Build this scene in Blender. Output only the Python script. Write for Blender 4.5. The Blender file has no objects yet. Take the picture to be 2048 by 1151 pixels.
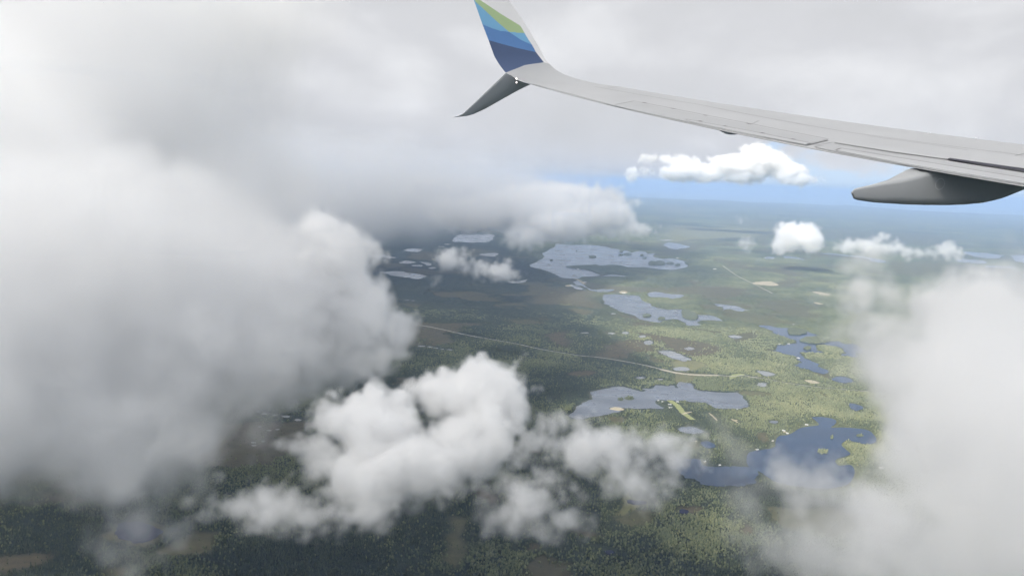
import bpy, bmesh, math, random
import numpy as np
from mathutils import Vector, Matrix
R = math.radians
C = bpy.context.scene
COL = C.collection
random.seed(7)
rng = np.random.default_rng(7)

# ------------------------------------------------------------------ camera
W, H, F = 2048.0, 1151.0, 1024 / math.tan(R(32.5))      # photo pixels and focal length in photo pixels
ALT = 1500.0
ROLL = R(2.8)
PITCH = math.atan(225.5 * math.cos(ROLL) / F)
cam = bpy.data.cameras.new('camera'); camo = bpy.data.objects.new('camera', cam); COL.objects.link(camo); C.camera = camo
cam.sensor_width = 36; cam.angle = R(65); cam.clip_start = 0.1; cam.clip_end = 1.0e6
fw = Vector((0, math.cos(PITCH), -math.sin(PITCH)))
rt = Vector((1, 0, 0)); up = rt.cross(fw)
RT = rt * math.cos(ROLL) + up * math.sin(ROLL)
UP = -rt * math.sin(ROLL) + up * math.cos(ROLL)
FW = fw
EYE = Vector((0, 0, ALT))
camo.matrix_world = Matrix(((RT.x, UP.x, -FW.x, EYE.x), (RT.y, UP.y, -FW.y, EYE.y), (RT.z, UP.z, -FW.z, EYE.z), (0, 0, 0, 1)))

# ------------------------------------------------------------------ light
SUN_EL, SUN_AZ = R(42), R(-140)          # azimuth from +Y towards +X : the sun stands high to the left, a little behind the seat
sdir = Vector((math.sin(SUN_AZ) * math.cos(SUN_EL), math.cos(SUN_AZ) * math.cos(SUN_EL), math.sin(SUN_EL)))
sl = bpy.data.lights.new('sun', 'SUN'); sl.energy = 4.5; sl.angle = R(0.55); sl.color = (1, .95, .87)
so = bpy.data.objects.new('sun', sl); COL.objects.link(so)
so.rotation_euler = sdir.to_track_quat('Z', 'Y').to_euler()
wd = bpy.data.worlds.new('World'); C.world = wd; wd.use_nodes = True
def world():
    nt = wd.node_tree; nt.nodes.clear(); N = nt.nodes.new; L = nt.links.new
    out = N('ShaderNodeOutputWorld'); bg = N('ShaderNodeBackground'); L(bg.outputs[0], out.inputs[0])
    sky = N('ShaderNodeTexSky'); sky.sky_type = 'NISHITA'; sky.sun_disc = False; sky.dust_density = .3; sky.ozone_density = 3; sky.air_density = .8
    sky.sun_elevation = SUN_EL; sky.sun_rotation = SUN_AZ; sky.altitude = ALT
    tc = N('ShaderNodeTexCoord'); sp = N('ShaderNodeSeparateXYZ'); L(tc.outputs['Generated'], sp.inputs[0])
    def m(op, a, b=None, c=None):
        n = N('ShaderNodeMath'); n.operation = op
        for i, v in enumerate((a, b, c)):
            if v is None: continue
            if isinstance(v, (int, float)): n.inputs[i].default_value = v
            else: L(v, n.inputs[i])
        return n.outputs[0]
    mp = N('ShaderNodeMapping'); L(tc.outputs['Generated'], mp.inputs[0]); mp.inputs['Scale'].default_value = (3.2, 3.2, 7.0)
    n1 = N('ShaderNodeTexNoise'); L(mp.outputs[0], n1.inputs['Vector']); n1.inputs['Scale'].default_value = 1.25
    n1.inputs['Detail'].default_value = 5; n1.inputs['Roughness'].default_value = .52; n1.inputs['Distortion'].default_value = .25
    n2 = N('ShaderNodeTexNoise'); L(mp.outputs[0], n2.inputs['Vector']); n2.inputs['Scale'].default_value = 3.0
    n2.inputs['Detail'].default_value = 6; n2.inputs['Roughness'].default_value = .6
    rmp = N('ShaderNodeValToRGB'); L(n1.outputs[0], rmp.inputs[0])
    e = rmp.color_ramp.elements
    e[0].position = .30; e[0].color = (.50, .506, .52, 1)
    e[1].position = .72; e[1].color = (.69, .695, .71, 1)
    k = e.new(.5); k.color = (.545, .55, .57, 1)
    # the overcast ends low over the inlet on the right: clear sky under its edge
    az = m('ARCTAN2', sp.outputs[0], sp.outputs[1])
    lim = m('MULTIPLY_ADD', m('SUBTRACT', n2.outputs[0], .5), .13, .040)          # elevation (z) of the edge
    side = N('ShaderNodeMapRange'); side.interpolation_type = 'SMOOTHSTEP'; L(m('ADD', az, m('MULTIPLY', m('SUBTRACT', n1.outputs[0], .5), .3)), side.inputs[0]); side.inputs[1].default_value = .19; side.inputs[2].default_value = .30; side.inputs[3].default_value = -.2; side.inputs[4].default_value = 0.0
    lim = m('ADD', lim, side.outputs[0])
    cov = N('ShaderNodeMapRange'); cov.interpolation_type = 'SMOOTHSTEP'
    L(m('SUBTRACT', sp.outputs[2], lim), cov.inputs[0]); cov.inputs[1].default_value = -.012; cov.inputs[2].default_value = .012
    skys = N('ShaderNodeVectorMath'); skys.operation = 'SCALE'; L(sky.outputs[0], skys.inputs[0]); skys.inputs['Scale'].default_value = .10
    blu = N('ShaderNodeMix'); blu.data_type = 'RGBA'; blu.inputs['Factor'].default_value = .75; L(skys.outputs[0], blu.inputs['A']); blu.inputs['B'].default_value = (.45, .54, .70, 1)
    mx = N('ShaderNodeMix'); mx.data_type = 'RGBA'; L(cov.outputs[0], mx.inputs['Factor']); L(blu.outputs['Result'], mx.inputs['A']); L(rmp.outputs[0], mx.inputs['B'])
    L(mx.outputs['Result'], bg.inputs['Color']); bg.inputs['Strength'].default_value = 1.0
world()
C.view_settings.view_transform = 'Standard'; C.view_settings.look = 'None'; C.view_settings.gamma = 1; C.view_settings.exposure = 0.38
C.cycles.max_bounces = 32; C.cycles.volume_bounces = 18; C.cycles.diffuse_bounces = 3; C.cycles.glossy_bounces = 3
C.cycles.volume_max_steps = 512; C.cycles.volume_step_rate = 4.0
C.cycles.use_adaptive_sampling = True; C.cycles.adaptive_threshold = 0.04; C.cycles.use_denoising = True

# ------------------------------------------------------------------ helpers
def ray(px, py):
    d = FW + RT * ((px - W / 2) / F) - UP * ((py - H / 2) / F)
    return d.normalized()
def gp(px, py, z=0.0):
    d = ray(px, py); t = (z - ALT) / d.z
    return (d.x * t, d.y * t)
CROP = {'0': (0, 0, 1), '4': (1000, 420, 3.596), '5': (1500, 420, 3.597), '6': (1050, 700, 3.7236), '7': (700, 420, 3.836), '8': (1450, 700, 2.878),
        'a': (0, 750, 2.87), 'b': (500, 650, 2.297), 'c': (900, 800, 3.28), 'd': (1200, 270, 4.096)}
def P(key, pts):
    ox, oy, s = CROP[key]
    return np.array([gp(ox + x / s, oy + y / s) for x, y in pts])
def box_pts(x0, x1, y0, y1, n=10):
    return [((x0 + x1) / 2 + (x1 - x0) / 2 * math.cos(a) * random.uniform(.88, 1.08), (y0 + y1) / 2 + (y1 - y0) / 2 * math.sin(a) * random.uniform(.85, 1.1)) for a in [2 * math.pi * i / n for i in range(n)]]
def h2(i, j, s=0):
    n = (i * 374761393 + j * 668265263 + s * 1274126177) & 0xffffffff
    n = ((n ^ (n >> 13)) * 1274126177) & 0xffffffff
    return ((n ^ (n >> 16)) & 0xffff) / 65535.0
def vnoise(x, y, s=0):
    xi = np.floor(x).astype(np.int64); yi = np.floor(y).astype(np.int64); fx = x - xi; fy = y - yi
    fx = fx * fx * (3 - 2 * fx); fy = fy * fy * (3 - 2 * fy)
    a = h2(xi, yi, s); b = h2(xi + 1, yi, s); c = h2(xi, yi + 1, s); d = h2(xi + 1, yi + 1, s)
    return (a * (1 - fx) + b * fx) * (1 - fy) + (c * (1 - fx) + d * fx) * fy
def smooth(p, k=9, jit=.035):
    """closed outline through the surveyed shore points, rounded, with small bays"""
    n = len(p); out = []
    for i in range(n):
        a, b, c, d = p[i - 1], p[i], p[(i + 1) % n], p[(i + 2) % n]
        for j in range(k):
            t = j / k
            out.append(.5 * ((2 * b) + (-a + c) * t + (2 * a - 5 * b + 4 * c - d) * t * t + (-a + 3 * b - 3 * c + d) * t ** 3))
    q = np.array(out); seg = np.linalg.norm(np.roll(q, -1, 0) - q, axis=1, keepdims=True)
    size = math.sqrt(abs(np.sum(q[:, 0] * np.roll(q[:, 1], -1) - q[:, 1] * np.roll(q[:, 0], -1))) / 2)
    nrm = np.roll(q, -1, 0) - np.roll(q, 1, 0); nrm = np.stack([-nrm[:, 1], nrm[:, 0]], 1) / (np.linalg.norm(nrm, axis=1, keepdims=True) + 1e-6)
    amp = min(60.0, size * .085)
    wob = sum(a * (vnoise(q[:, 0] / w, q[:, 1] / w, 7 + i) - .5) for i, (a, w) in enumerate(((1.3, size * .16), (.8, size * .07), (.45, size * .03))))
    r = q + nrm * (wob * amp * (jit > .01))[:, None] + rng.normal(0, 1, q.shape) * seg * jit
    if crosses(r): r = q + nrm * (wob * amp * .4)[:, None]
    return q if crosses(r) else r
def crosses(p):
    a, b = p, np.roll(p, -1, 0); n = len(p)
    def o(p, q, r): return np.sign((q[..., 0] - p[..., 0]) * (r[..., 1] - p[..., 1]) - (q[..., 1] - p[..., 1]) * (r[..., 0] - p[..., 0]))
    A, B_, C_, D_ = a[:, None], b[:, None], a[None], b[None]
    x = (o(A, B_, C_) != o(A, B_, D_)) & (o(C_, D_, A) != o(C_, D_, B_))
    i, j = np.indices((n, n)); gap_ = np.minimum((i - j) % n, (j - i) % n)
    return bool((x & (gap_ > 1)).any())
def inside(px, py, poly):
    r = np.zeros(px.shape, bool); n = len(poly)
    bb = (px >= poly[:, 0].min()) & (px <= poly[:, 0].max()) & (py >= poly[:, 1].min()) & (py <= poly[:, 1].max())
    x, y = px[bb], py[bb]; c = np.zeros(x.shape, bool)
    for i in range(n):
        x0, y0 = poly[i]; x1, y1 = poly[(i + 1) % n]
        if y0 == y1: continue
        c ^= ((y0 > y) != (y1 > y)) & (x < (x1 - x0) * (y - y0) / (y1 - y0) + x0)
    r[bb] = c
    return r
def sdist(px, py, poly, reach):
    """signed distance (negative inside) out to reach, else reach"""
    r = np.full(px.shape, float(reach))
    bb = (px >= poly[:, 0].min() - reach) & (px <= poly[:, 0].max() + reach) & (py >= poly[:, 1].min() - reach) & (py <= poly[:, 1].max() + reach)
    if not bb.any(): return r
    x, y = px[bb], py[bb]; d = np.full(x.shape, 1e18)
    A = poly; B = np.roll(poly, -1, 0)
    for a, b in zip(A, B):
        v = b - a; l = v @ v
        if l < 1e-9: continue
        t = np.clip(((x - a[0]) * v[0] + (y - a[1]) * v[1]) / l, 0, 1)
        d = np.minimum(d, (x - a[0] - t * v[0]) ** 2 + (y - a[1] - t * v[1]) ** 2)
    d = np.sqrt(d); ins = inside(x, y, poly)
    r[bb] = np.minimum(np.where(ins, -d, d), reach)
    return r
def fbm(x, y, o=4, s=0):
    r = 0; a = .5; t = 0
    for k in range(o):
        r = r + a * vnoise(x * 2 ** k, y * 2 ** k, s + k * 17); t += a; a *= .5
    return r / t
def npmesh(name, co, faces, mat=None, parent=None, quads=True):
    me = bpy.data.meshes.new(name); k = 4 if quads else 3
    me.vertices.add(len(co)); me.vertices.foreach_set('co', np.ascontiguousarray(co, dtype=np.float32).ravel())
    me.loops.add(len(faces) * k); me.loops.foreach_set('vertex_index', np.ascontiguousarray(faces, dtype=np.int32).ravel())
    me.polygons.add(len(faces)); me.polygons.foreach_set('loop_start', np.arange(0, len(faces) * k, k, dtype=np.int32))
    me.update(calc_edges=True)
    if mat: me.materials.append(mat)
    o = bpy.data.objects.new(name, me); COL.objects.link(o)
    if parent: o.parent = parent
    return o
def bmobj(name, bm, mats, parent=None, smooth_=False):
    me = bpy.data.meshes.new(name); bm.normal_update(); bm.to_mesh(me); bm.free()
    for m in (mats if isinstance(mats, (list, tuple)) else [mats]): me.materials.append(m)
    if smooth_:
        for p in me.polygons: p.use_smooth = True
    o = bpy.data.objects.new(name, me); COL.objects.link(o)
    if parent: o.parent = parent
    return o
def tag(o, label=None, cat=None, group=None, kind=None):
    for k, v in (('label', label), ('category', cat), ('group', group), ('kind', kind)):
        if v: o[k] = v
    return o
def mat(name, col, rough=.6, noise=None, metal=0.0, spec=.5):
    m = bpy.data.materials.new(name); m.use_nodes = True; nt = m.node_tree; b = nt.nodes['Principled BSDF']
    b.inputs['Base Color'].default_value = (*col, 1); b.inputs['Roughness'].default_value = rough; b.inputs['Metallic'].default_value = metal
    b.inputs['Specular IOR Level'].default_value = spec
    if noise:
        sc, amt = noise
        tc = nt.nodes.new('ShaderNodeTexCoord'); nz = nt.nodes.new('ShaderNodeTexNoise'); nz.inputs['Scale'].default_value = sc; nz.inputs['Detail'].default_value = 5
        nt.links.new(tc.outputs['Object'], nz.inputs['Vector'])
        hs = nt.nodes.new('ShaderNodeMix'); hs.data_type = 'RGBA'
        hs.inputs['A'].default_value = (*[c * (1 - amt) for c in col], 1); hs.inputs['B'].default_value = (*[min(1, c * (1 + amt)) for c in col], 1)
        nt.links.new(nz.outputs[0], hs.inputs['Factor']); nt.links.new(hs.outputs['Result'], b.inputs['Base Color'])
    return m

# ------------------------------------------------------------------ ground cover materials
def ground_mat():
    m = bpy.data.materials.new('ground'); m.use_nodes = True; nt = m.node_tree; N = nt.nodes.new; L = nt.links.new
    b = nt.nodes['Principled BSDF']; b.inputs['Roughness'].default_value = .95; b.inputs['Specular IOR Level'].default_value = .1
    tc = N('ShaderNodeTexCoord')
    def noise(sc, det=4, rough=.6, dist=0):
        n = N('ShaderNodeTexNoise'); L(tc.outputs['Object'], n.inputs['Vector']); n.inputs['Scale'].default_value = sc; n.inputs['Detail'].default_value = det
        n.inputs['Roughness'].default_value = rough; n.inputs['Distortion'].default_value = dist; return n.outputs[0]
    def ramp(s, st):
        r = N('ShaderNodeValToRGB'); L(s, r.inputs[0]); e = r.color_ramp.elements
        while len(e) < len(st): e.new(.5)
        for x, (p, c) in zip(e, st): x.position = p; x.color = (*c, 1)
        return r.outputs[0]
    def mix(f, a, c):
        n = N('ShaderNodeMix'); n.data_type = 'RGBA'
        for v, k in ((f, 'Factor'), (a, 'A'), (c, 'B')):
            if isinstance(v, float): n.inputs[k].default_value = v
            else: L(v, n.inputs[k])
        return n.outputs['Result']
    lit_upl = N('ShaderNodeAttribute'); lit_upl.attribute_name = 'lit_upland'
    spruce_shade = ramp(noise(1 / 650, 8, .7), [(.34, (.019, .028, .028)), (.5, (.032, .042, .036)), (.68, (.062, .070, .050))])  # wet spruce plain, darkened and blued to carry the cloud shade
    birch_lit = ramp(noise(1 / 900, 8, .68), [(.34, (.050, .068, .040)), (.48, (.125, .145, .068)), (.64, (.240, .250, .130))])  # birch upland, lightened to carry the sunshine on that side
    fine_lit = ramp(noise(1 / 34, 3, .7), [(.36, (.028, .040, .028)), (.62, (.19, .205, .115))])
    fine_shade = ramp(noise(1 / 34, 3, .7), [(.36, (.014, .020, .018)), (.62, (.070, .082, .055))])
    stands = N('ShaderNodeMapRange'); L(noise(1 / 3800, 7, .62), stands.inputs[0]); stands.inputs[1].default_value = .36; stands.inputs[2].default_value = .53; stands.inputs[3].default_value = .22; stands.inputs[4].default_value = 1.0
    um = N('ShaderNodeMath'); um.operation = 'MULTIPLY'; L(lit_upl.outputs['Fac'], um.inputs[0]); L(stands.outputs[0], um.inputs[1])
    forest = mix(um.outputs[0], spruce_shade, birch_lit)
    f = mix(.42, forest, mix(um.outputs[0], fine_shade, fine_lit))
    bog = N('ShaderNodeAttribute'); bog.attribute_name = 'bog'
    bc = N('ShaderNodeAttribute'); bc.attribute_name = 'bogtone'
    bogc = ramp(bc.outputs['Fac'], [(0, (.110, .085, .062)), (.5, (.105, .105, .062)), (1, (.27, .27, .14))])
    bogv = mix(.35, bogc, ramp(noise(1 / 60, 6, .7), [(.35, (.035, .042, .025)), (.65, (.15, .14, .08))]))
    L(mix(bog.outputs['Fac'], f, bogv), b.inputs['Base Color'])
    return m
M_GROUND = ground_mat()
def tree_mat():
    m = bpy.data.materials.new('foliage'); m.use_nodes = True; nt = m.node_tree; N = nt.nodes.new; L = nt.links.new
    b = nt.nodes['Principled BSDF']; b.inputs['Roughness'].default_value = .8; b.inputs['Specular IOR Level'].default_value = .2
    a = N('ShaderNodeAttribute'); a.attribute_name = 'tint'
    r = N('ShaderNodeValToRGB'); L(a.outputs['Fac'], r.inputs[0]); e = r.color_ramp.elements
    e[0].position = 0; e[0].color = (.032, .044, .035, 1); e[1].position = 1; e[1].color = (.29, .295, .16, 1); k = e.new(.5); k.color = (.12, .14, .075, 1)
    L(r.outputs[0], b.inputs['Base Color'])
    return m
M_TREE = tree_mat()
def water_mat(name, col, rough):
    m = bpy.data.materials.new(name); m.use_nodes = True; nt = m.node_tree; N = nt.nodes.new; L = nt.links.new
    b = nt.nodes['Principled BSDF']; b.inputs['Base Color'].default_value = (*col, 1); b.inputs['Roughness'].default_value = rough
    b.inputs['IOR'].default_value = 1.33
    tc = N('ShaderNodeTexCoord'); n = N('ShaderNodeTexNoise'); L(tc.outputs['Object'], n.inputs['Vector']); n.inputs['Scale'].default_value = 1 / 260; n.inputs['Detail'].default_value = 5
    mp = N('ShaderNodeMapping'); L(tc.outputs['Object'], mp.inputs[0]); mp.inputs['Rotation'].default_value = (0, 0, .5); mp.inputs['Scale'].default_value = (1 / 900, 1 / 150, 1)
    n2 = N('ShaderNodeTexNoise'); L(mp.outputs[0], n2.inputs['Vector']); n2.inputs['Scale'].default_value = 1; n2.inputs['Detail'].default_value = 6
    cx = N('ShaderNodeMix'); cx.data_type = 'RGBA'; L(n2.outputs[0], cx.inputs['Factor']); cx.inputs['A'].default_value = (*[c * .55 for c in col], 1); cx.inputs['B'].default_value = (*[c * 1.45 for c in col], 1); L(cx.outputs['Result'], b.inputs['Base Color'])
    mr = N('ShaderNodeMapRange'); L(n.outputs[0], mr.inputs[0]); mr.inputs[1].default_value = .35; mr.inputs[2].default_value = .65
    mr.inputs[3].default_value = rough * .7; mr.inputs[4].default_value = rough * 1.35; L(mr.outputs[0], b.inputs['Roughness'])
    return m
M_BLUE = water_mat('deep_lake_water', (.010, .032, .075), .16)
M_GREY = water_mat('sky_grey_lake_water', (.11, .125, .15), .3)  # overcast reflection put into the water as a grey base colour
M_MID = water_mat('lake_water', (.085, .10, .118), .22)
M_PALE = water_mat('pale_pond_water', (.19, .20, .21), .3)  # pale base colour; on the left lakes it carries the overcast reflection
M_DARK = water_mat('peat_pond_water', (.004, .007, .035), .05)
M_DARK.node_tree.nodes['Principled BSDF'].inputs['Specular IOR Level'].default_value = .2
M_SEA = water_mat('sea_water', (.24, .30, .36), .4)

# ------------------------------------------------------------------ lakes
LAKES = [  # (material, key, points, label)
 (M_MID, '4', [(215,403),(250,375),(290,355),(315,335),(300,310),(330,300),(395,262),(405,240),(500,250),(640,250),(760,262),(800,275),(850,280),(870,290),(905,290),(945,305),(1000,295),(1045,300),(1065,315),(1110,310),(1105,330),(1140,345),(1180,350),(1220,345),(1290,358),(1330,370),(1325,385),(1355,400),(1330,415),(1230,430),(1150,425),(1060,415),(930,415),(880,400),(800,400),(720,405),(650,400),(560,405),(480,408),(500,415),(560,420),(600,428),(680,440),(720,465),(690,475),(580,480),(565,490),(480,490),(430,480),(390,455),(330,435),(270,420)], 'largest lake, with many small islands, beside the far cloud edge'),
 (M_MID, '4', [(740,475),(800,465),(890,470),(895,478),(800,477)], 'thin pale inlet under the wooded peninsula'),
 (M_MID, '4', [(530,515),(560,505),(600,535),(660,570),(740,570),(820,572),(780,588),(700,588),(660,580),(600,550),(550,535)], 'narrow lake arm beside the sandy causeway'),
 (M_MID, '4', [(510,535),(560,550),(600,570),(560,572),(530,555)], 'short pond just left of the narrow lake arm'),
 (M_MID, '4', [(740,612),(800,605),(880,608),(950,612),(1000,618),(1020,640),(1030,655),(1085,675),(1090,690),(1180,710),(1240,713),(1300,712),(1330,718),(1390,735),(1430,752),(1530,758),(1600,792),(1560,795),(1480,790),(1440,795),(1425,808),(1450,825),(1400,832),(1350,830),(1310,800),(1270,785),(1220,785),(1170,795),(1150,810),(1080,800),(1000,785),(960,760),(900,740),(850,722),(800,700),(780,680),(750,670)], 'wedge-shaped lake with three wooded islands at its right end'),
 (M_MID, '4', [(1062,600),(1100,588),(1160,590),(1200,600),(1260,605),(1330,612),(1300,625),(1240,638),(1200,630),(1140,625),(1075,622)], 'small lake behind the wedge-shaped lake'),
 (M_MID, '4', [(1540,672),(1620,680),(1700,690),(1740,705),(1785,720),(1740,728),(1690,722),(1650,712),(1600,722),(1610,705),(1560,690)], 'thin lake right of the wedge-shaped lake'),
 (M_MID, '4', [(1180,250),(1215,235),(1270,240),(1360,262),(1320,275),(1270,283),(1220,275),(1190,262)], 'bright blue lake behind the largest lake'),
 (M_PALE, '4', [(1145,1018),(1190,1010),(1260,1020),(1310,1045),(1365,1072),(1330,1088),(1260,1072),(1190,1045)], 'pale pond above the highway'),
 (M_PALE, '4', box_pts(1030,1100,938,970), 'pale round pond in the brown bog'),
 (M_PALE, '4', box_pts(1325,1395,985,1007), 'pale pond upper right of the pond above the highway'),
 (M_PALE, '4', box_pts(880,925,873,893), 'tiny white pond below the wedge-shaped lake'),
 (M_PALE, '4', box_pts(775,830,880,893), 'tiny pond ringed by orange bog'),
 (M_PALE, '4', box_pts(1000,1050,900,918), 'faint pond between two pale bog ponds'),
 (M_PALE, '4', [(60,512),(120,512),(190,500),(165,522),(90,525)], 'white pond below the small low cloud'),
 (M_PALE, '4', box_pts(580,640,878,888), 'sliver of water in dark forest'),
 (M_PALE, '4', box_pts(795,835,740,750), 'sliver pond beside the wedge-shaped lake'),
 (M_PALE, '4', box_pts(1900,1975,333,355), 'bright speck of a pond under the round white cloud'),
 (M_PALE, '4', [(1640,905),(1700,900),(1745,915),(1690,925)], 'pale pond with sandy rim'),
 (M_PALE, '4', box_pts(1140,1240,212,220), 'thin white pond left of the bright blue lake'),
 (M_PALE, '6', [(1110,130),(1180,125),(1230,140),(1190,155),(1120,150)], 'marshy pool at the bend of the highway'),
 (M_MID, '5', [(1540,300),(1640,302),(1740,315),(1820,325),(1790,348),(1700,345),(1600,330)], 'far pale lake right of the low clouds'),
 (M_MID, '5', [(1880,325),(1970,325),(2090,345),(2090,390),(1930,372),(1900,350)], 'far pale lake at the right edge'),
 (M_MID, '5', [(1490,350),(1600,355),(1700,372),(1680,385),(1580,382),(1510,375)], 'far lake partly under the low cloud'),
 (M_MID, '5', [(1700,398),(1800,400),(1930,412),(1850,418),(1710,412)], 'long thin far lake nearest the right edge cloud'),
 (M_MID, '5', [(490,310),(600,312),(760,328),(860,340),(970,365),(960,378),(880,372),(820,345),(640,325)], 'long thin lake under the flat white cloud'),
 (M_MID, '5', [(250,332),(330,338),(400,360),(330,352),(260,345)], 'narrow lake below the round white cloud'),
 (M_MID, '5', box_pts(108,172,334,352), 'small far lake left of the narrow lake'),
 (M_BLUE, '5', [(75,832),(120,860),(170,880),(240,905),(300,925),(350,945),(340,965),(270,968),(210,970),(190,995),(165,1000),(200,1025),(280,1040),(345,1060),(360,1080),(340,1100),(310,1112),(370,1130),(430,1148),(500,1175),(570,1182),(530,1150),(495,1119),(440,1090),(382,1067),(368,1045),(400,1025),(470,1025),(500,1022),(470,1000),(470,975),(550,972),(620,985),(665,1010),(660,1030),(700,1050),(760,1050),(800,1010),(760,965),(690,960),(640,945),(570,940),(520,915),(450,892),(420,880),(330,850),(300,845),(240,850),(200,845),(140,832)], 'winding blue lake with wooded islands'),
 (M_BLUE, '8', [(615,165),(660,150),(710,160),(740,180),(690,190),(640,182)], 'blue pond below the winding lake'),
 (M_BLUE, '8', [(710,305),(760,312),(795,330),(770,347),(735,345)], 'blue pond beside the misty cloud edge'),
 (M_BLUE, '8', box_pts(255,300,405,420), 'tiny blue pond in the sunlit forest'),
 (M_PALE, '8', [(185,118),(230,122),(290,138),(240,150),(200,135)], 'narrow grey pond beside the road end'),
 (M_PALE, '8', box_pts(185,245,185,212), 'grey pond between road end and silver lake'),
 (M_BLUE, '8', [(500,385),(560,385),(620,395),(640,410),(630,430),(610,445),(680,445),(760,450),(820,460),(850,480),(870,510),(860,535),(800,540),(760,530),(700,520),(670,545),(700,575),(720,600),(650,625),(635,640),(660,665),(720,660),(745,690),(735,740),(700,775),(640,790),(560,800),(450,790),(300,760),(200,700),(130,660),(130,600),(170,580),(280,560),(290,530),(310,495),(370,485),(430,450),(480,440),(540,430),(520,405)], 'deep blue lake partly under the nearest right cloud'),
 (M_BLUE, 'c', [(1480,380),(1620,390),(1640,410),(1690,437),(1800,432),(1900,437),(2010,450),(2010,520),(1900,560),(1680,555),(1600,520),(1530,510),(1470,440)], 'blue lake below the two small ponds'),
 (M_GREY, '6', [(1140,580),(1200,572),(1260,575),(1330,605),(1290,620),(1220,622),(1160,605)], 'slate pond below the grass airstrip'),
 (M_BLUE, '6', [(1310,685),(1360,680),(1415,705),(1410,722),(1360,732),(1320,710)], 'small round blue pond with sandy left bank'),
 (M_GREY, '6', [(330,485),(370,450),(430,400),(490,355),(490,318),(540,300),(640,275),(700,268),(760,275),(820,295),(870,310),(895,300),(870,292),(900,285),(940,285),(960,262),(1010,262),(1060,268),(1100,265),(1135,280),(1140,250),(1160,240),(1245,250),(1250,280),(1290,300),(1400,312),(1500,318),(1580,312),(1610,350),(1660,385),(1665,420),(1640,432),(1560,440),(1450,432),(1380,410),(1340,395),(1240,385),(1180,375),(1100,375),(990,375),(980,395),(1000,410),(1040,430),(1010,440),(900,438),(760,430),(640,425),(630,435),(700,450),(690,465),(600,480),(500,500),(410,517),(360,505)], 'silver-grey lake beside the grass airstrip'),
 (M_PALE, '6', box_pts(825,893,198,215), 'oval pale pond above the silver-grey lake'),
 (M_PALE, '6', box_pts(988,1028,213,224), 'smallest pond above the silver-grey lake'),
 (M_GREY, '6', box_pts(1820,1885,525,545), 'small pond among tall forest'),
 (M_PALE, '7', [(170,345),(240,342),(300,352),(352,368),(300,372),(190,362)], 'flat pale lake touching the big left cloud'),
 (M_PALE, '7', [(375,400),(430,387),(510,400),(470,410),(400,410)], 'oval pale lake in the shaded plain'),
 (M_PALE, '7', [(540,397),(600,400),(625,415),(600,428),(570,412)], 'hooked pale pond beside the small low cloud'),
 (M_PALE, '7', box_pts(470,560,418,433), 'thin pond below the oval pale lake'),
 (M_PALE, '7', box_pts(600,660,437,453), 'pond half under the small low cloud'),
 (M_PALE, '7', [(235,475),(380,470),(450,483),(575,498),(530,530),(480,525),(400,512),(330,505),(280,490)], 'long pale lake beside the big left cloud'),
 (M_PALE, '7', [(435,300),(500,294),(552,302),(520,322),(430,315)], 'far pale lake on the left'),
 (M_PALE, '7', [(990,340),(1060,330),(1135,333),(1110,355),(1030,350)], 'pale lake behind the small low cloud'),
 (M_PALE, '7', [(790,240),(830,190),(900,190),(960,190),(1060,185),(1110,195),(1070,240),(960,250),(850,245)], 'misty lake under the rain cloud'),
 (M_PALE, '7', [(910,130),(1000,120),(1050,135),(1000,145)], 'faint far lake inside the rain mist'),
 (M_PALE, '7', box_pts(675,725,277,287), 'faint pond left of the misty lake'),
 (M_PALE, '7', box_pts(720,780,257,268), 'faint pond just below the misty lake'),
 (M_PALE, '7', [(1680,572),(1730,580),(1790,605),(1740,605)], 'pale pool left of the causeway'),
 (M_DARK, 'a', [(665,880),(700,850),(760,840),(830,845),(900,880),(920,905),(870,945),(800,965),(740,955),(680,925)], 'dark indigo pond at the bottom left'),
 (M_DARK, 'c', [(1162,660),(1180,650),(1220,658),(1290,662),(1280,680),(1220,685),(1170,675)], 'dark slim pond in the yellow bog'),
 (M_DARK, 'c', [(1010,990),(1060,985),(1080,1000),(1040,1015)], 'dark pool in the lower forest'),
 (M_DARK, 'c', box_pts(1500,1570,715,745), 'dark pool ringed by orange bog'),
]
for i, (x, y, w) in enumerate([(1668,148,24),(1700,160,20),(1470,210,26),(1500,222,34),(1560,230,30),(1620,238,44),(1480,296,22),(1530,318,30),(1580,312,26),(1440,388,34),(1500,380,26),(1690,258,40),(1444,404,30)]):
    LAKES.append((M_PALE, 'a', box_pts(x, x + w, y - w * .16, y + w * .16, 7), None))
for x, y, w in [(520,1045,60),(590,1050,44),(640,1060,40),(690,1068,34),(740,1072,50),(415,690,40),(470,695,30)]:
    LAKES.append((M_PALE, '7', box_pts(x, x + w, y - 4, y + 4, 7), None))
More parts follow.
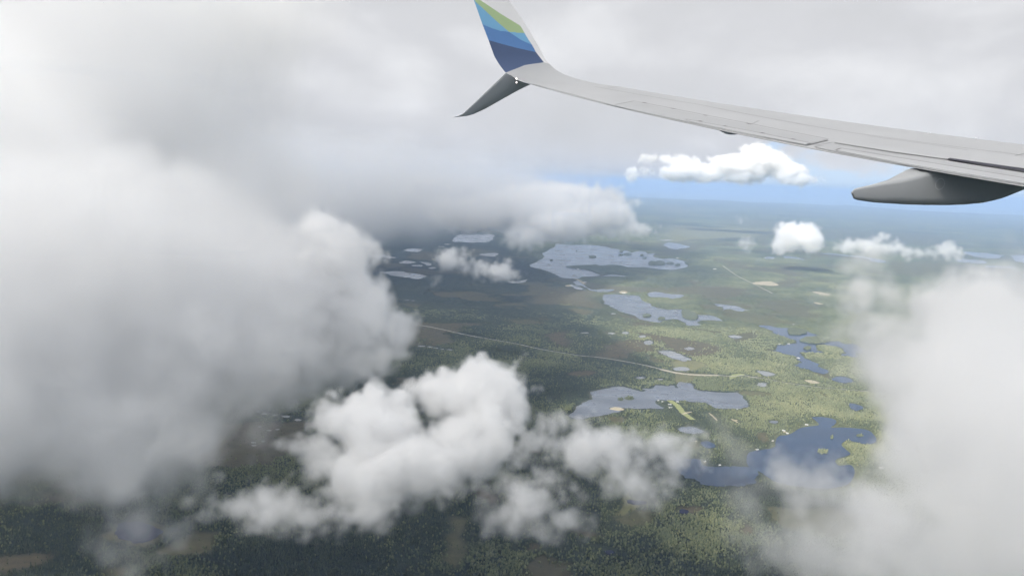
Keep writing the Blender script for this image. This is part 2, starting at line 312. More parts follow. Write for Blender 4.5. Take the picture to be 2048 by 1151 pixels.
ISL = [('4', box_pts(638,690,328,347)), ('4', box_pts(852,886,318,331)), ('4', box_pts(890,946,311,331)), ('4', box_pts(858,886,295,307)), ('4', box_pts(1006,1036,320,334)),
 ('4', box_pts(1028,1055,338,352)), ('4', [(1068,380),(1090,368),(1120,372),(1150,366),(1185,380),(1175,396),(1120,399),(1080,396)]), ('4', box_pts(1190,1250,375,393)), ('4', box_pts(1258,1298,385,406)),
 ('4', box_pts(358,382,357,367,8)), ('4', box_pts(545,556,292,302,7)), ('4', box_pts(1025,1085,750,772)), ('4', box_pts(1135,1188,772,793)),
 ('4', [(1305,725),(1340,720),(1380,738),(1420,755),(1420,785),(1360,790),(1320,770)]),
 ('5', [(365,935),(430,915),(500,912),(560,935),(560,955),(480,965),(400,955)]), ('5', [(270,860),(320,852),(400,870),(410,893),(330,900),(275,890)]), ('5', box_pts(388,441,982,1010)),
 ('4', [(478,408),(560,400),(650,397),(690,393),(725,401),(800,396),(860,400),(930,414),(1060,415),(1000,430),(880,440),(800,460),(720,460),(660,440),(600,427),(520,418)]),
 ('8', box_pts(535,596,570,598)), ('8', box_pts(605,626,488,513)), ('8', box_pts(755,800,483,500)), ('6', box_pts(690,735,354,379)), ('6', box_pts(745,811,344,374))]
lakes = [smooth(P(k, pts)) for _, k, pts, _ in LAKES]
isles = [smooth(P(k, pts)) for k, pts in ISL]
def sheet(name, poly, z, m, skirt=0.0):
    from mathutils.geometry import tessellate_polygon
    n = len(poly); co = [(x, y, z) for x, y in poly]
    tris = tessellate_polygon([[Vector((x, y, 0)) for x, y in poly]])
    fs = []
    for t in tris:
        a, b, c = (Vector(co[i]) for i in t)
        fs.append(t if (b - a).cross(c - a).z > 0 else t[::-1])
    me = bpy.data.meshes.new(name)
    if skirt:
        co += [(x, y, z - skirt) for x, y in poly]
        fs += [(i, (i + 1) % n, n + (i + 1) % n, n + i) for i in range(n)]
    me.from_pydata(co, [], fs); me.materials.append(m)
    o = bpy.data.objects.new(name, me); COL.objects.link(o); return o
for i, ((m, k, pts, lab), poly) in enumerate(zip(LAKES, lakes)):
    tag(sheet('lake' if lab else 'pond', poly, 1.6 + .01 * i, m), lab, kind='structure')
M_SHORE = mat('island_ground', (.085, .10, .055), .9, (1 / 30, .6))
for poly in isles:
    c = poly.mean(0)
    tag(sheet('island', poly, 2.8, M_SHORE, 2.0) if np.hypot(*c) < 8000 else sheet('island', poly, 11.0, M_SHORE, 10), kind='structure')

# ------------------------------------------------------------------ roads, clearings
def strip(name, key, pts, w, m, z=3.4):
    p = P(key, pts) if key else np.array(pts); q = []
    for i in range(len(p) - 1):
        for t in np.linspace(0, 1, 9)[:-1]:
            a = p[max(i - 1, 0)]; b = p[i]; c = p[i + 1]; d = p[min(i + 2, len(p) - 1)]
            q.append(.5 * ((2 * b) + (-a + c) * t + (2 * a - 5 * b + 4 * c - d) * t * t + (-a + 3 * b - 3 * c + d) * t ** 3))
    q.append(p[-1]); q = np.array(q); dr = np.gradient(q, axis=0); dr /= np.linalg.norm(dr, axis=1, keepdims=True)
    nrm = np.stack([-dr[:, 1], dr[:, 0]], 1); ws = (w * (1 + .35 * (rng.random(len(q)) - .5)))[:, None] / 2
    co = np.concatenate([np.c_[q + nrm * ws, np.full(len(q), z)], np.c_[q - nrm * ws, np.full(len(q), z)]]); n = len(q)
    fs = [(n + i, n + i + 1, i + 1, i) for i in range(n - 1)]
    FLATS.append(np.vstack([(q + nrm * ws)[::3], (q - nrm * ws)[::-3]]))
    o = npmesh(name, co, fs, m); tag(o, kind='structure'); return q, w
M_ROAD = mat('gravel_road', (.33, .32, .28), .9, (1 / 40, .3))
M_SAND = mat('sand', (.36, .32, .23), .95, (1 / 25, .3))
M_GRASS = mat('mown_grass', (.22, .24, .10), .95, (1 / 25, .3))
ROADS = []; FLATS = []
ROADS.append(strip('highway', '0', [(640,630),(760,640),(842,651)] + [(700 + x / 3.836, 420 + y / 3.836) for x, y in [(700,915),(900,960),(1100,995),(1270,1025),(1500,1075),(1800,1122)]] + [(1050 + x / 3.7236, 700 + y / 3.7236) for x, y in [(350,35),(600,62),(850,105),(960,130),(1000,140),(1100,165),(1200,180),(1300,187),(1440,188)]], 19, M_ROAD))
ROADS.append(strip('road', '6', [(1440,188),(1530,196),(1630,190),(1700,205),(1780,208)], 16, M_ROAD))
ROADS.append(strip('road', '8', [(150,155),(220,162),(330,185),(500,210),(780,235),(900,240),(1000,255),(1110,262),(1300,280)], 14, M_ROAD))
ROADS.append(strip('road', '6', [(1010,143),(1100,165),(1200,180),(1300,187),(1440,189)], 46, M_SAND, 3.1))
ROADS.append(strip('airstrip', '6', [(1075,375),(1105,395),(1130,410),(1155,440),(1180,470),(1250,520)], 42, M_GRASS))
ROADS.append(strip('track', '6', [(1170,478),(1205,468),(1240,462)], 16, M_SAND, 3.7))
ROADS.append(strip('track', '6', [(1370,470),(1400,495),(1430,525)], 11, M_SAND))
ROADS.append(strip('track', '6', [(1540,515),(1560,528),(1585,540)], 14, M_SAND))
ROADS.append(strip('causeway', '4', [(545,495),(575,510),(608,532)], 55, M_SAND, 4.0))
ROADS.append(strip('road', '4', [(1600,400),(1700,470),(1840,540),(1960,600)], 18, M_ROAD))
def patch(name, key, pts, m, z=3.0):
    pl = smooth(P(key, pts), 5); FLATS.append(pl); tag(sheet(name, pl, z, m), kind='structure')
patch('gravel_pit', '4', [(1820,523),(1880,513),(1960,518),(2005,541),(1930,546),(1850,538)], M_SAND)
patch('clearing', '5', [(450,587),(500,590),(575,606),(560,613),(500,607)], M_SAND)
patch('clearing', '5', [(455,664),(500,668),(530,680),(490,678)], M_SAND)
patch('beach', '6', [(632,434),(680,425),(742,442),(700,452),(650,446)], M_SAND)
patch('clearing', '6', [(1520,216),(1545,182),(1620,176),(1640,188),(1580,198),(1535,220)], M_GRASS)
patch('clearing', '8', [(458,174),(500,174),(546,190),(500,192)], M_SAND)
for key, x, y, r in [('8',468,430,14),('8',345,472,16),('8',275,520,9),('8',178,572,10),('6',1270,680,18),('c',1672,410,14),('8',895,682,13),('8',62,405,14),('7',635,378,10),('4',1275,345,18),('4',1545,425,14),('4',885,592,40),('4',490,545,30)]:
    patch('clearing', key, box_pts(x - r * .75, x + r * .75, y - r * .26, y + r * .26, 8), M_SAND)

# ------------------------------------------------------------------ bogs
BOGS = [  # key, tone, softness(m), points
 ('c', .8, 35, [(1160,610),(1200,640),(1300,655),(1240,690),(1150,740),(1060,772),(1050,745),(1100,690)]), ('c', .45, 50, [(1050,780),(1200,720),(1320,730),(1300,800),(1180,845),(1080,810)]),
 ('a', .35, 50, [(890,1040),(960,960),(1100,905),(1220,910),(1230,980),(1150,1040)]), ('a', .4, 30, [(580,920),(650,870),(710,835),(860,830),(950,880),(900,960),(800,985),(700,965)]),
 ('a', .3, 40, [(580,1110),(650,1095),(730,1110),(720,1160),(600,1160)]), ('a', .05, 60, [(0,1050),(200,1020),(330,1030),(200,1100),(0,1130)]),
 ('b', .45, 50, [(930,890),(1010,900),(985,960),(995,1010),(1020,1060),(960,1120),(900,1110),(870,1090),(915,1040),(905,980),(940,940)]), ('b', 0., 50, [(1050,770),(1160,800),(1100,835)]),
 ('4', .25, 200, [(200,640),(400,570),(560,560),(660,610),(680,700),(520,690),(250,680)]), ('4', .75, 90, [(330,600),(480,585),(600,610),(500,625)]), ('4', .8, 60, [(400,680),(520,675),(500,690),(420,690)]), ('4', .35, 80, [(480,715),(650,725),(570,755)]),
 ('4', .45, 120, [(0,790),(200,790),(340,820),(150,830)]), ('4', .05, 150, [(350,890),(500,880),(500,1000),(350,950)]), ('4', .1, 150, [(800,960),(1000,930),(1150,1010),(950,1030),(930,1070),(650,1040)]),
 ('4', .15, 120, [(950,880),(1200,910),(1600,990),(1450,1060),(1200,980)]), ('4', .5, 60, [(1340,850),(1450,855),(1600,880),(1500,885)]), ('4', .45, 60, [(1640,900),(1800,880),(1830,900),(1720,960)]), ('4', 0., 60, [(760,878),(850,885),(790,897)]),
 ('6', .05, 60, [(330,180),(440,150),(560,170),(420,205)]), ('6', .7, 50, [(1100,170),(1400,190),(1300,200),(1250,250),(1120,240)]), ('6', .85, 60, [(1120,60),(1330,90),(1320,150),(1120,160)]), ('6', .6, 40, [(1600,310),(1850,330),(1800,350),(1650,345)]),
 ('8', .6, 30, [(545,245),(600,265),(605,285),(570,272)]), ('8', .5, 30, [(520,140),(600,140),(640,180),(600,170)]), ('8', .2, 30, [(200,490),(260,480),(280,530),(230,530)]), ('6', .5, 40, [(1180,690),(1290,680),(1300,760),(1200,720)]), ('c', 0., 40, [(1500,700),(1600,690),(1640,710),(1560,730)]),
 ('c', .1, 40, [(760,850),(900,870),(1000,900),(880,905)]), ('c', 0., 50, [(200,600),(290,620),(320,670),(240,660)]), ('c', .0, 40, [(540,960),(600,960),(610,990),(550,1000)]), ('c', .0, 60, [(1880,830),(1960,820),(1990,880),(1900,880)]),
 ('d', .85, 600, [(560,740),(900,760),(1400,760),(1400,830),(900,850),(620,880)]), ('d', .7, 500, [(420,580),(700,600),(700,640),(480,620)]), ('d', .6, 400, [(1030,705),(1400,705),(1400,730),(1100,730)]), ('d', .5, 300, [(480,880),(700,880),(900,900),(620,990),(460,960)]),
 ('5', .6, 400, [(0,90),(150,85),(160,200),(0,210)]), ('5', .5, 400, [(560,160),(900,150),(1500,200),(1300,260),(1150,250),(560,210)]), ('5', .6, 200, [(1000,370),(1500,390),(1500,470),(1100,470)]), ('5', .5, 200, [(440,500),(580,510),(500,515)]),
]
bogs = [(t, s, smooth(P(k, p), 3, .05)) for k, t, s, p in BOGS]
COAST = np.array(sorted([(math.atan2(*gp(x, y)), math.hypot(*gp(x, y))) for x, y in [(0,350),(600,366),(1000,384),(1250,394),(1400,401.5),(1480,404.5),(1600,409),(1670,413),(1690,411),(1850,424),(2048,433),(2300,446)]]))
def fields(x, y):
    """land height, bog mask, bog tone, wooded mask"""
    d = np.hypot(x, y); az = np.arctan2(x, y)
    lk = np.full(x.shape, 400.0)
    for poly in lakes: lk = np.minimum(lk, sdist(x, y, poly, 400.0))
    fl = np.full(x.shape, 250.0)
    for poly in FLATS: fl = np.minimum(fl, sdist(x, y, poly, 250.0))
    bog = np.zeros(x.shape); tone = np.full(x.shape, .3)
    wx = x + 260 * (fbm(x / 500, y / 500, 3, 5) - .5); wy = y + 260 * (fbm(x / 500, y / 500, 3, 9) - .5)
    k = np.clip((d - 2600) / 9000, .3, 1)
    wx = x + (wx - x) * k; wy = y + (wy - y) * k
    left = 1 / (1 + np.exp((az - .02 - .12 * (d < 5200)) / .05)) * (d < 15000)      # the wet plain left of the lakes
    n = fbm(x / 700 + 3, y / 700, 5, 31); nb = np.clip((n - (.60 - .085 * left * (d > 4200))) / .05, 0, 1) * .75
    bog = nb; tone = np.clip(.12 + .9 * (fbm(x / 1500, y / 1500, 3, 77) - .25) * (1 - .7 * left), 0, .8)
    for t, s, poly in bogs:
        s_ = sdist(wx, wy, poly, s); m = np.clip(.5 - s_ / s, 0, 1) * .9
        tone = np.where(m > bog, t, tone); bog = np.maximum(bog, m)
    rim = np.clip(1 - np.abs(lk - 6) / 14, 0, 1) * (fbm(x / 120, y / 120, 2, 3) > .5)
    tone = np.where(rim * .6 > bog, .5, tone); bog = np.maximum(bog, rim * .6)
    lit_upl = 1 / (1 + np.exp(-(x - (1450 + 700 * (fbm(x / 1500, y / 1500, 3, 41) - .5) * 2 - .10 * (y - 5000) + np.clip(4600 - y, 0, 3000) * .55)) / 260)) * np.clip((y - 2600) / 900, 0, 1)  # birch upland mask; also parts the painted sunlit side from the shaded plain
    wood = np.clip((lk - 12) / 25, 0, 1) * np.clip((fl - 14) / 20, 0, 1) * (1 - np.clip(bog * 1.6 - .2, 0, 1))
    hill = np.clip((lk - 30) / 370, 0, 1) * np.clip((fl - 25) / 225, 0, 1) * (26 * fbm(x / 1400, y / 1400, 4, 50) ** 2 + np.clip((d - 30000) / 30000, 0, 1) * 160 * fbm(x / 9000, y / 9000, 4, 61) ** 2)
    far = np.clip((d - 6500) / 2500, 0, 1)
    can = wood * far * (5 + 14 * fbm(x / 45, y / 45, 2, 12) * np.clip(1 - (d - 20000) / 40000, .2, 1))
    z = np.where(lk < 0, -2.0, 0.3) + hill + can
    cd = np.interp(az, COAST[:, 0], COAST[:, 1])
    z = np.where(d > cd, -8.0, z + np.clip(1 - (cd - d) / 2500, 0, 1) * 30)
    return z, bog, tone, wood, hill * (lk > 0), lit_upl
th = R(31) * np.exp(np.linspace(0, math.log(R(.78) / R(31)), 300)); th = np.unique(np.concatenate([np.linspace(R(31), R(.8), 560), th]))[::-1]
dd = ALT / np.tan(th); azs = np.linspace(R(-43), R(43), 980)
D, A = np.meshgrid(dd, azs, indexing='ij'); GX, GY = D * np.sin(A), D * np.cos(A)
z, bog, tone, wood, hill, lit_upl = fields(GX.ravel(), GY.ravel())
nr, nc = D.shape; idx = np.arange(nr * nc).reshape(nr, nc)
fs = np.stack([idx[:-1, :-1], idx[:-1, 1:], idx[1:, 1:], idx[1:, :-1]], -1).reshape(-1, 4)[:, ::-1]
g = npmesh('ground', np.c_[GX.ravel(), GY.ravel(), z], fs, M_GROUND); tag(g, kind='structure')
for nm, arr in (('bog', bog), ('bogtone', tone), ('lit_upland', lit_upl)):
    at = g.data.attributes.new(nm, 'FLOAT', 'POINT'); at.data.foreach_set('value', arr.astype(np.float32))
# the rest of the country round the plane, and the inlet beyond the coast
def disc(name, r0, r1, z, m, a0=0, a1=360, n=72):
    co = []; fs = []
    for i in range(n + 1):
        a = R(a0 + (a1 - a0) * i / n); co += [(r0 * math.sin(a), r0 * math.cos(a), z), (r1 * math.sin(a), r1 * math.cos(a), z)]
    fs = [(2 * i, 2 * i + 2, 2 * i + 3, 2 * i + 1)[::-1] for i in range(n)]
    return tag(npmesh(name, np.array(co), fs, m), kind='structure')
disc('land', 1, 110000, -9.0, M_GROUND)
disc('sea', 60000, 290000, -5.0, M_SEA, -80, 80)

# ------------------------------------------------------------------ the wood, trees too many to count
def forest():
    xs, ys = [], []
    for d0, d1, sp in ((2500, 3600, 8.0), (3600, 4800, 8.6), (4800, 6400, 9.6), (6400, 8800, 12.0)):
        nx = int(2 * d1 * .72 / sp); gx, gy = np.meshgrid(np.linspace(-d1 * .72, d1 * .72, nx), np.arange(0, d1, sp))
        gx = gx.ravel() + rng.uniform(-.5, .5, gx.size) * sp; gy = gy.ravel() + rng.uniform(-.5, .5, gy.size) * sp
        d = np.hypot(gx, gy); k = (d >= d0) & (d < d1) & (np.abs(np.arctan2(gx, gy)) < R(37))
        xs.append(gx[k]); ys.append(gy[k])
    x = np.concatenate(xs); y = np.concatenate(ys)
    z, bog, tone, wood, hill, lit_upl = fields(x, y)
    keep = rng.random(x.size) < np.clip(wood * 1.1 + .03, 0, 1) * np.clip(.35 + 2.2 * (fbm(x / 70, y / 70, 3, 88) - .25), .25, 1)
    keep &= z > -1
    for poly in isles:
        s = sdist(x, y, poly, 60.0) < -3; keep |= s & (rng.random(x.size) < .85)
    for q, w in ROADS:
        for i in range(len(q) - 1):
            a, b = q[i], q[i + 1]; r = w / 2 + 9
            bb = (x > min(a[0], b[0]) - r) & (x < max(a[0], b[0]) + r) & (y > min(a[1], b[1]) - r) & (y < max(a[1], b[1]) + r)
            if bb.any():
                v = b - a; t = np.clip(((x[bb] - a[0]) * v[0] + (y[bb] - a[1]) * v[1]) / (v @ v), 0, 1)
                keep[np.where(bb)[0][np.hypot(x[bb] - a[0] - t * v[0], y[bb] - a[1] - t * v[1]) < r]] = False
    x, y, hill, lit_upl = x[keep], y[keep], hill[keep], lit_upl[keep]; n = len(x); d = np.hypot(x, y)
    big = np.clip(d / 5200, 1, 1.5)
    dec = fbm(x / 420, y / 420, 4, 14) + rng.normal(0, .13, n) + .16 * lit_upl > .58          # broadleaf clumps among the spruce
    hgt = rng.uniform(8, 19, n) * np.where(dec, .85, 1.0); rad = np.where(dec, rng.uniform(3.2, 5.2, n), rng.uniform(1.9, 3.1, n)) * big
    tint = np.clip(np.where(dec, .50, .18) + rng.normal(0, .09, n) + .35 * (fbm(x / 260, y / 260, 2, 91) - .5) + .22 * lit_upl, 0, 1)  # upland trees tinted paler, with the sunlit tone put into the colour
    K = 5; a = rng.uniform(0, 6.28, n)[:, None] + np.arange(K) * 2 * math.pi / K
    j = rng.uniform(.75, 1.2, (n, K))
    r1 = rad[:, None] * j; r2 = rad[:, None] * np.where(dec, .82, .45)[:, None] * rng.uniform(.75, 1.2, (n, K))
    z1 = (hgt * .22)[:, None] + rng.uniform(-.6, .6, (n, K)); z2 = (hgt * np.where(dec, .72, .6))[:, None] + rng.uniform(-.8, .8, (n, K))
    base = (hill + 0.3)[:, None]
    ring1 = np.stack([x[:, None] + r1 * np.cos(a), y[:, None] + r1 * np.sin(a), base + z1], -1)
    ring2 = np.stack([x[:, None] + r2 * np.cos(a + .5), y[:, None] + r2 * np.sin(a + .5), base + z2], -1)
    top = np.stack([x + rng.normal(0, .3, n), y + rng.normal(0, .3, n), base[:, 0] + hgt], -1)[:, None]
    co = np.concatenate([ring1, ring2, top], 1); V = 2 * K + 1
    f = []
    for i in range(K):
        k2 = (i + 1) % K
        f += [(i, k2, K + i), (k2, K + k2, K + i), (K + i, K + k2, 2 * K)]
    f = np.array(f)[None] + (np.arange(n) * V)[:, None, None]
    o = npmesh('forest', co.reshape(-1, 3), f.reshape(-1, 3), M_TREE, quads=False)
    at = o.data.attributes.new('tint', 'FLOAT', 'POINT'); at.data.foreach_set('value', np.repeat(tint, V).astype(np.float32))
    tag(o, 'mixed spruce and birch forest covering the plain between the lakes', 'forest', kind='stuff')
    print('TREES', n)
forest()

# ------------------------------------------------------------------ houses by the lakes
M_WHITE = mat('painted_wall', (.55, .54, .50), .7, (3, .1)); M_ROOFW = mat('metal_roof', (.50, .51, .52), .4, (2, .1)); M_ROOFR = mat('brown_roof', (.22, .12, .08), .7, (2, .2)); M_DARKG = mat('window_dark', (.03, .035, .04), .2)
def house(key, px, py, label, rot, l=14, w=9, roof=None):
    x, y = P(key, [(px, py)])[0]
    e = bpy.data.objects.new('house', None); COL.objects.link(e); e.location = (x, y, 2.4); e.rotation_euler.z = rot
    tag(e, label, 'house', 'houses by the lakes')
    bm = bmesh.new(); h = 4.2; hr = 7.2
    v = [bm.verts.new(c) for c in ((-l/2,-w/2,0),(l/2,-w/2,0),(l/2,w/2,0),(-l/2,w/2,0),(-l/2,-w/2,h),(l/2,-w/2,h),(l/2,w/2,h),(-l/2,w/2,h),(-l/2,0,hr-.2),(l/2,0,hr-.2))]
    for q in ((0,1,5,4),(2,3,7,6),(1,2,6,9,5),(3,0,4,8,7)): bm.faces.new([v[i] for i in q])
    bmobj('wall', bm, M_WHITE, e)
    bm = bmesh.new(); o = .7
    for s in (-1, 1):
        a = [bm.verts.new(c) for c in ((-l/2-o, s*(w/2+o), h-.45),(l/2+o, s*(w/2+o), h-.45),(l/2+o,0,hr),(-l/2-o,0,hr),(-l/2-o, s*(w/2+o), h-.7),(l/2+o, s*(w/2+o), h-.7),(l/2+o,0,hr-.25),(-l/2-o,0,hr-.25))]
        for q in ((0,1,2,3),(4,5,6,7),(0,1,5,4),(0,3,7,4),(1,2,6,5)): bm.faces.new([a[i] for i in q])
    bmesh.ops.recalc_face_normals(bm, faces=bm.faces); bmobj('roof', bm, roof or M_ROOFW, e)
    for k in (-1, 1):
        bm = bmesh.new(); bmesh.ops.create_cube(bm, size=1, matrix=Matrix.Translation((k * l * .25, -w/2 - .03, 2.1)) @ Matrix.Diagonal((2.0, .06, 1.3, 1)))
        bmobj('window', bm, M_DARKG, e)
    bm = bmesh.new(); bmesh.ops.create_cube(bm, size=1, matrix=Matrix.Translation((0, -w/2 - .03, 1.1)) @ Matrix.Diagonal((1.1, .06, 2.2, 1))); bmobj('door', bm, M_DARKG, e)
for a in [
 ('6',1078,408,'white house nearest the grass airstrip, on the silver-grey lake point',.2,22,12), ('6',1083,431,'long white building just below the house by the airstrip',.1,24,11), ('6',993,379,'white cabin on the left tip of the airstrip point',.6,13,8),
 ('6',1022,388,'small cabin between the point tip and the airstrip house',.3,12,8), ('6',1135,388,'house on the shore right of the airstrip end',.1,16,9), ('6',1578,445,'lone white house on the lower right shore of the silver-grey lake',.0,16,9),
 ('8',418,46,'white house at the tip beside the winding blue lake',.3,22,12), ('8',338,466,'white house on the upper left shore of the deep blue lake',-.6,20,10), ('8',358,482,'boathouse at the water under the deep blue lake house',-.4,14,8),
 ('8',470,432,'house on the pale bluff above the deep blue lake',-.5,18,10), ('8',275,525,'cabin on the left shore of the deep blue lake',.9,14,9), ('8',186,575,'white house at the lower left bay of the deep blue lake',.4,15,9),
 ('8',722,806,'white house at the lower right end of the deep blue lake',.2,20,11), ('8',898,680,'tan house at the edge of the right cloud',.2,20,11), ('c',1768,430,'cabin on the bank of the blue lake below the two small ponds',.1,12,8),
 ('c',1335,560,'white cabin alone in forest between the low clouds and blue lake',.4,14,9), ('c',1672,405,'house on the sandy bank left of the small blue lake',.9,14,9),
 ('5',212,966,'house on the point on the left shore of the winding lake',.4,22,12), ('5',278,964,'house farther along that winding lake point, at its tip',.2,22,12), ('5',350,1068,'cabin at the end of the lower spit in the winding lake',.2,20,10),
 ('5',684,948,'white house on the right shore of the winding lake, near mist',.1,30,14), ('5',315,826,'house above the top of the winding lake',.1,28,14),
 ('4',1205,708,'house on the upper shore of the wedge-shaped lake',.1,30,14), ('4',1248,706,'house right of its neighbour on the wedge-shaped lake shore',.1,30,14), ('4',1398,788,'house on the wooded island in the wedge-shaped lake',.1,28,14),
 ('4',890,600,'bright house at the top left corner of the wedge-shaped lake',.1,45,16), ('4',610,520,'house at the sandy causeway',.4,40,16), ('4',1272,345,'white building in the pale clearing right of the largest lake',.1,50,20),
 ('4',1545,425,'white building alone in the far green plain',.1,60,22), ('4',305,437,'house on the lower left shore of the largest lake',.3,45,16), ('4',560,425,'house on the peninsula tip in the largest lake',.1,40,16)]:
    house(*a)

# ------------------------------------------------------------------ the wing
# seat-relative frame: x outboard, y forward, z up, metres from the lens (solved from the wing's edges)
YAW, PIT, ROL, WH, YT, FLEX, CHD = .28833, .24697, .01976, .99428, 4.70592, .0045215, .30208
f_ = np.array([math.cos(YAW) * math.cos(PIT), math.sin(YAW) * math.cos(PIT), -math.sin(PIT)])
r_ = np.array([-math.sin(YAW), math.cos(YAW), 0]); u_ = -np.cross(r_, f_)
R_ = math.cos(ROL) * r_ + math.sin(ROL) * u_; U_ = -math.sin(ROL) * r_ + math.cos(ROL) * u_
def wdir(px, py):
    return f_ + R_ * ((px - W / 2) / F) - U_ * ((py - H / 2) / F)
def wl(p):
    p = np.asarray(p, float)
    return RT * float(p @ R_) + UP * float(p @ U_) + FW * float(p @ f_)
XE = 15.0                                    # outboard end of the straight wing
def te(x): return YT + .228 * (15.3 - x)
def le(x): return te(x) + 1.6 + CHD * (15.3 - x)
S0 = math.atan(2 * FLEX * XE); RB = .78; S1 = R(76); LB = RB * (S1 - S0)
def prof(s):
    """winglet section line: s metres past the wing end -> x, z, slope"""
    x0, z0 = XE, FLEX * XE * XE - WH
    if s <= LB:
        a = S0 + s / RB; return x0 + RB * (math.sin(a) - math.sin(S0)), z0 + RB * (math.cos(S0) - math.cos(a)), a
    x, z = x0 + RB * (math.sin(S1) - math.sin(S0)), z0 + RB * (math.cos(S0) - math.cos(S1))
    return x + (s - LB) * math.cos(S1), z + (s - LB) * math.sin(S1), S1
def hit_wing(px, py):
    d = wdir(px, py)                          # z = FLEX x^2 - WH
    a, b, c = FLEX * d[0] ** 2, -d[2], -WH
    t = (-b - math.sqrt(b * b - 4 * a * c)) / (2 * a) if abs(a) > 1e-12 else WH / -d[2]
    if t < 0: t = (-b + math.sqrt(b * b - 4 * a * c)) / (2 * a)
    return d * t
PS = [(s, *prof(s)) for s in np.linspace(-.6, 3.2, 381)] if False else None
def hit_winglet(px, py):
    d = wdir(px, py); best = None; prev = None
    for s in np.linspace(0, 3.4, 681):
        x, z, a = prof(s); t = x / d[0]; e = d[2] * t - z
        if prev is not None and prev[1] * e <= 0:
            w = prev[1] / (prev[1] - e) if prev[1] != e else 0
            return prev[0] + (s - prev[0]) * w, prev[2] + (d[1] * t - prev[2]) * w
        prev = (s, e, d[1] * t)
    return None
wing = bpy.data.objects.new('airplane_wing', None); COL.objects.link(wing); wing.location = EYE + wl((0, 7, -.5))
tag(wing, 'pale grey airliner wing with a blue and green striped upturned winglet', 'airplane wing')
def wmesh(name, co, faces, mats, parent=None, sm=True, mi=None):
    """co in the seat frame; stored relative to the parent's world place"""
    me = bpy.data.meshes.new(name)
    off = wl((0, 7, -.5))
    me.from_pydata([tuple(wl(c) - off) for c in co], [], faces)
    for m in mats: me.materials.append(m)
    if mi is not None: me.polygons.foreach_set('material_index', mi)
    bm = bmesh.new(); bm.from_mesh(me); bmesh.ops.recalc_face_normals(bm, faces=bm.faces); bm.to_mesh(me); bm.free()
    if sm:
        for p in me.polygons: p.use_smooth = True
    o = bpy.data.objects.new(name, me); COL.objects.link(o); o.parent = parent or wing
    return o
M_SKIN = mat('wing_skin', (.485, .495, .51), .40, (.9, .11)); M_SKIN2 = mat('wing_panel_skin', (.45, .46, .475), .45, (2.1, .07)); M_SEAM = mat('seam', (.16, .16, .17), .8)
M_WHITEP = mat('white_paint', (.78, .78, .79), .3, (2, .03)); M_NAVY = mat('navy_paint', (.07, .11, .22), .35, (2, .05)); M_BLUEP = mat('mid_blue_paint', (.10, .23, .50), .35, (2, .05))
M_SKYP = mat('sky_blue_paint', (.18, .42, .66), .35, (2, .05)); M_GREENP = mat('green_paint', (.40, .53, .29), .35, (2, .05)); M_GREYP = mat('grey_paint', (.78, .80, .83), .4, (2, .05)); M_FAIR = mat('fairing_paint', (.46, .475, .49), .45, (1.6, .06))
M_GAP = mat('gap_dark', (.03, .03, .05), .7)
def airfoil_loop(n=14):
    """chord fraction and thickness shape, upper side aft to front, then under side back"""
    upp = [(0, 0)] + [(i / n, .10 * math.sin(math.pi * i / n) ) for i in range(1, n)]
    return upp
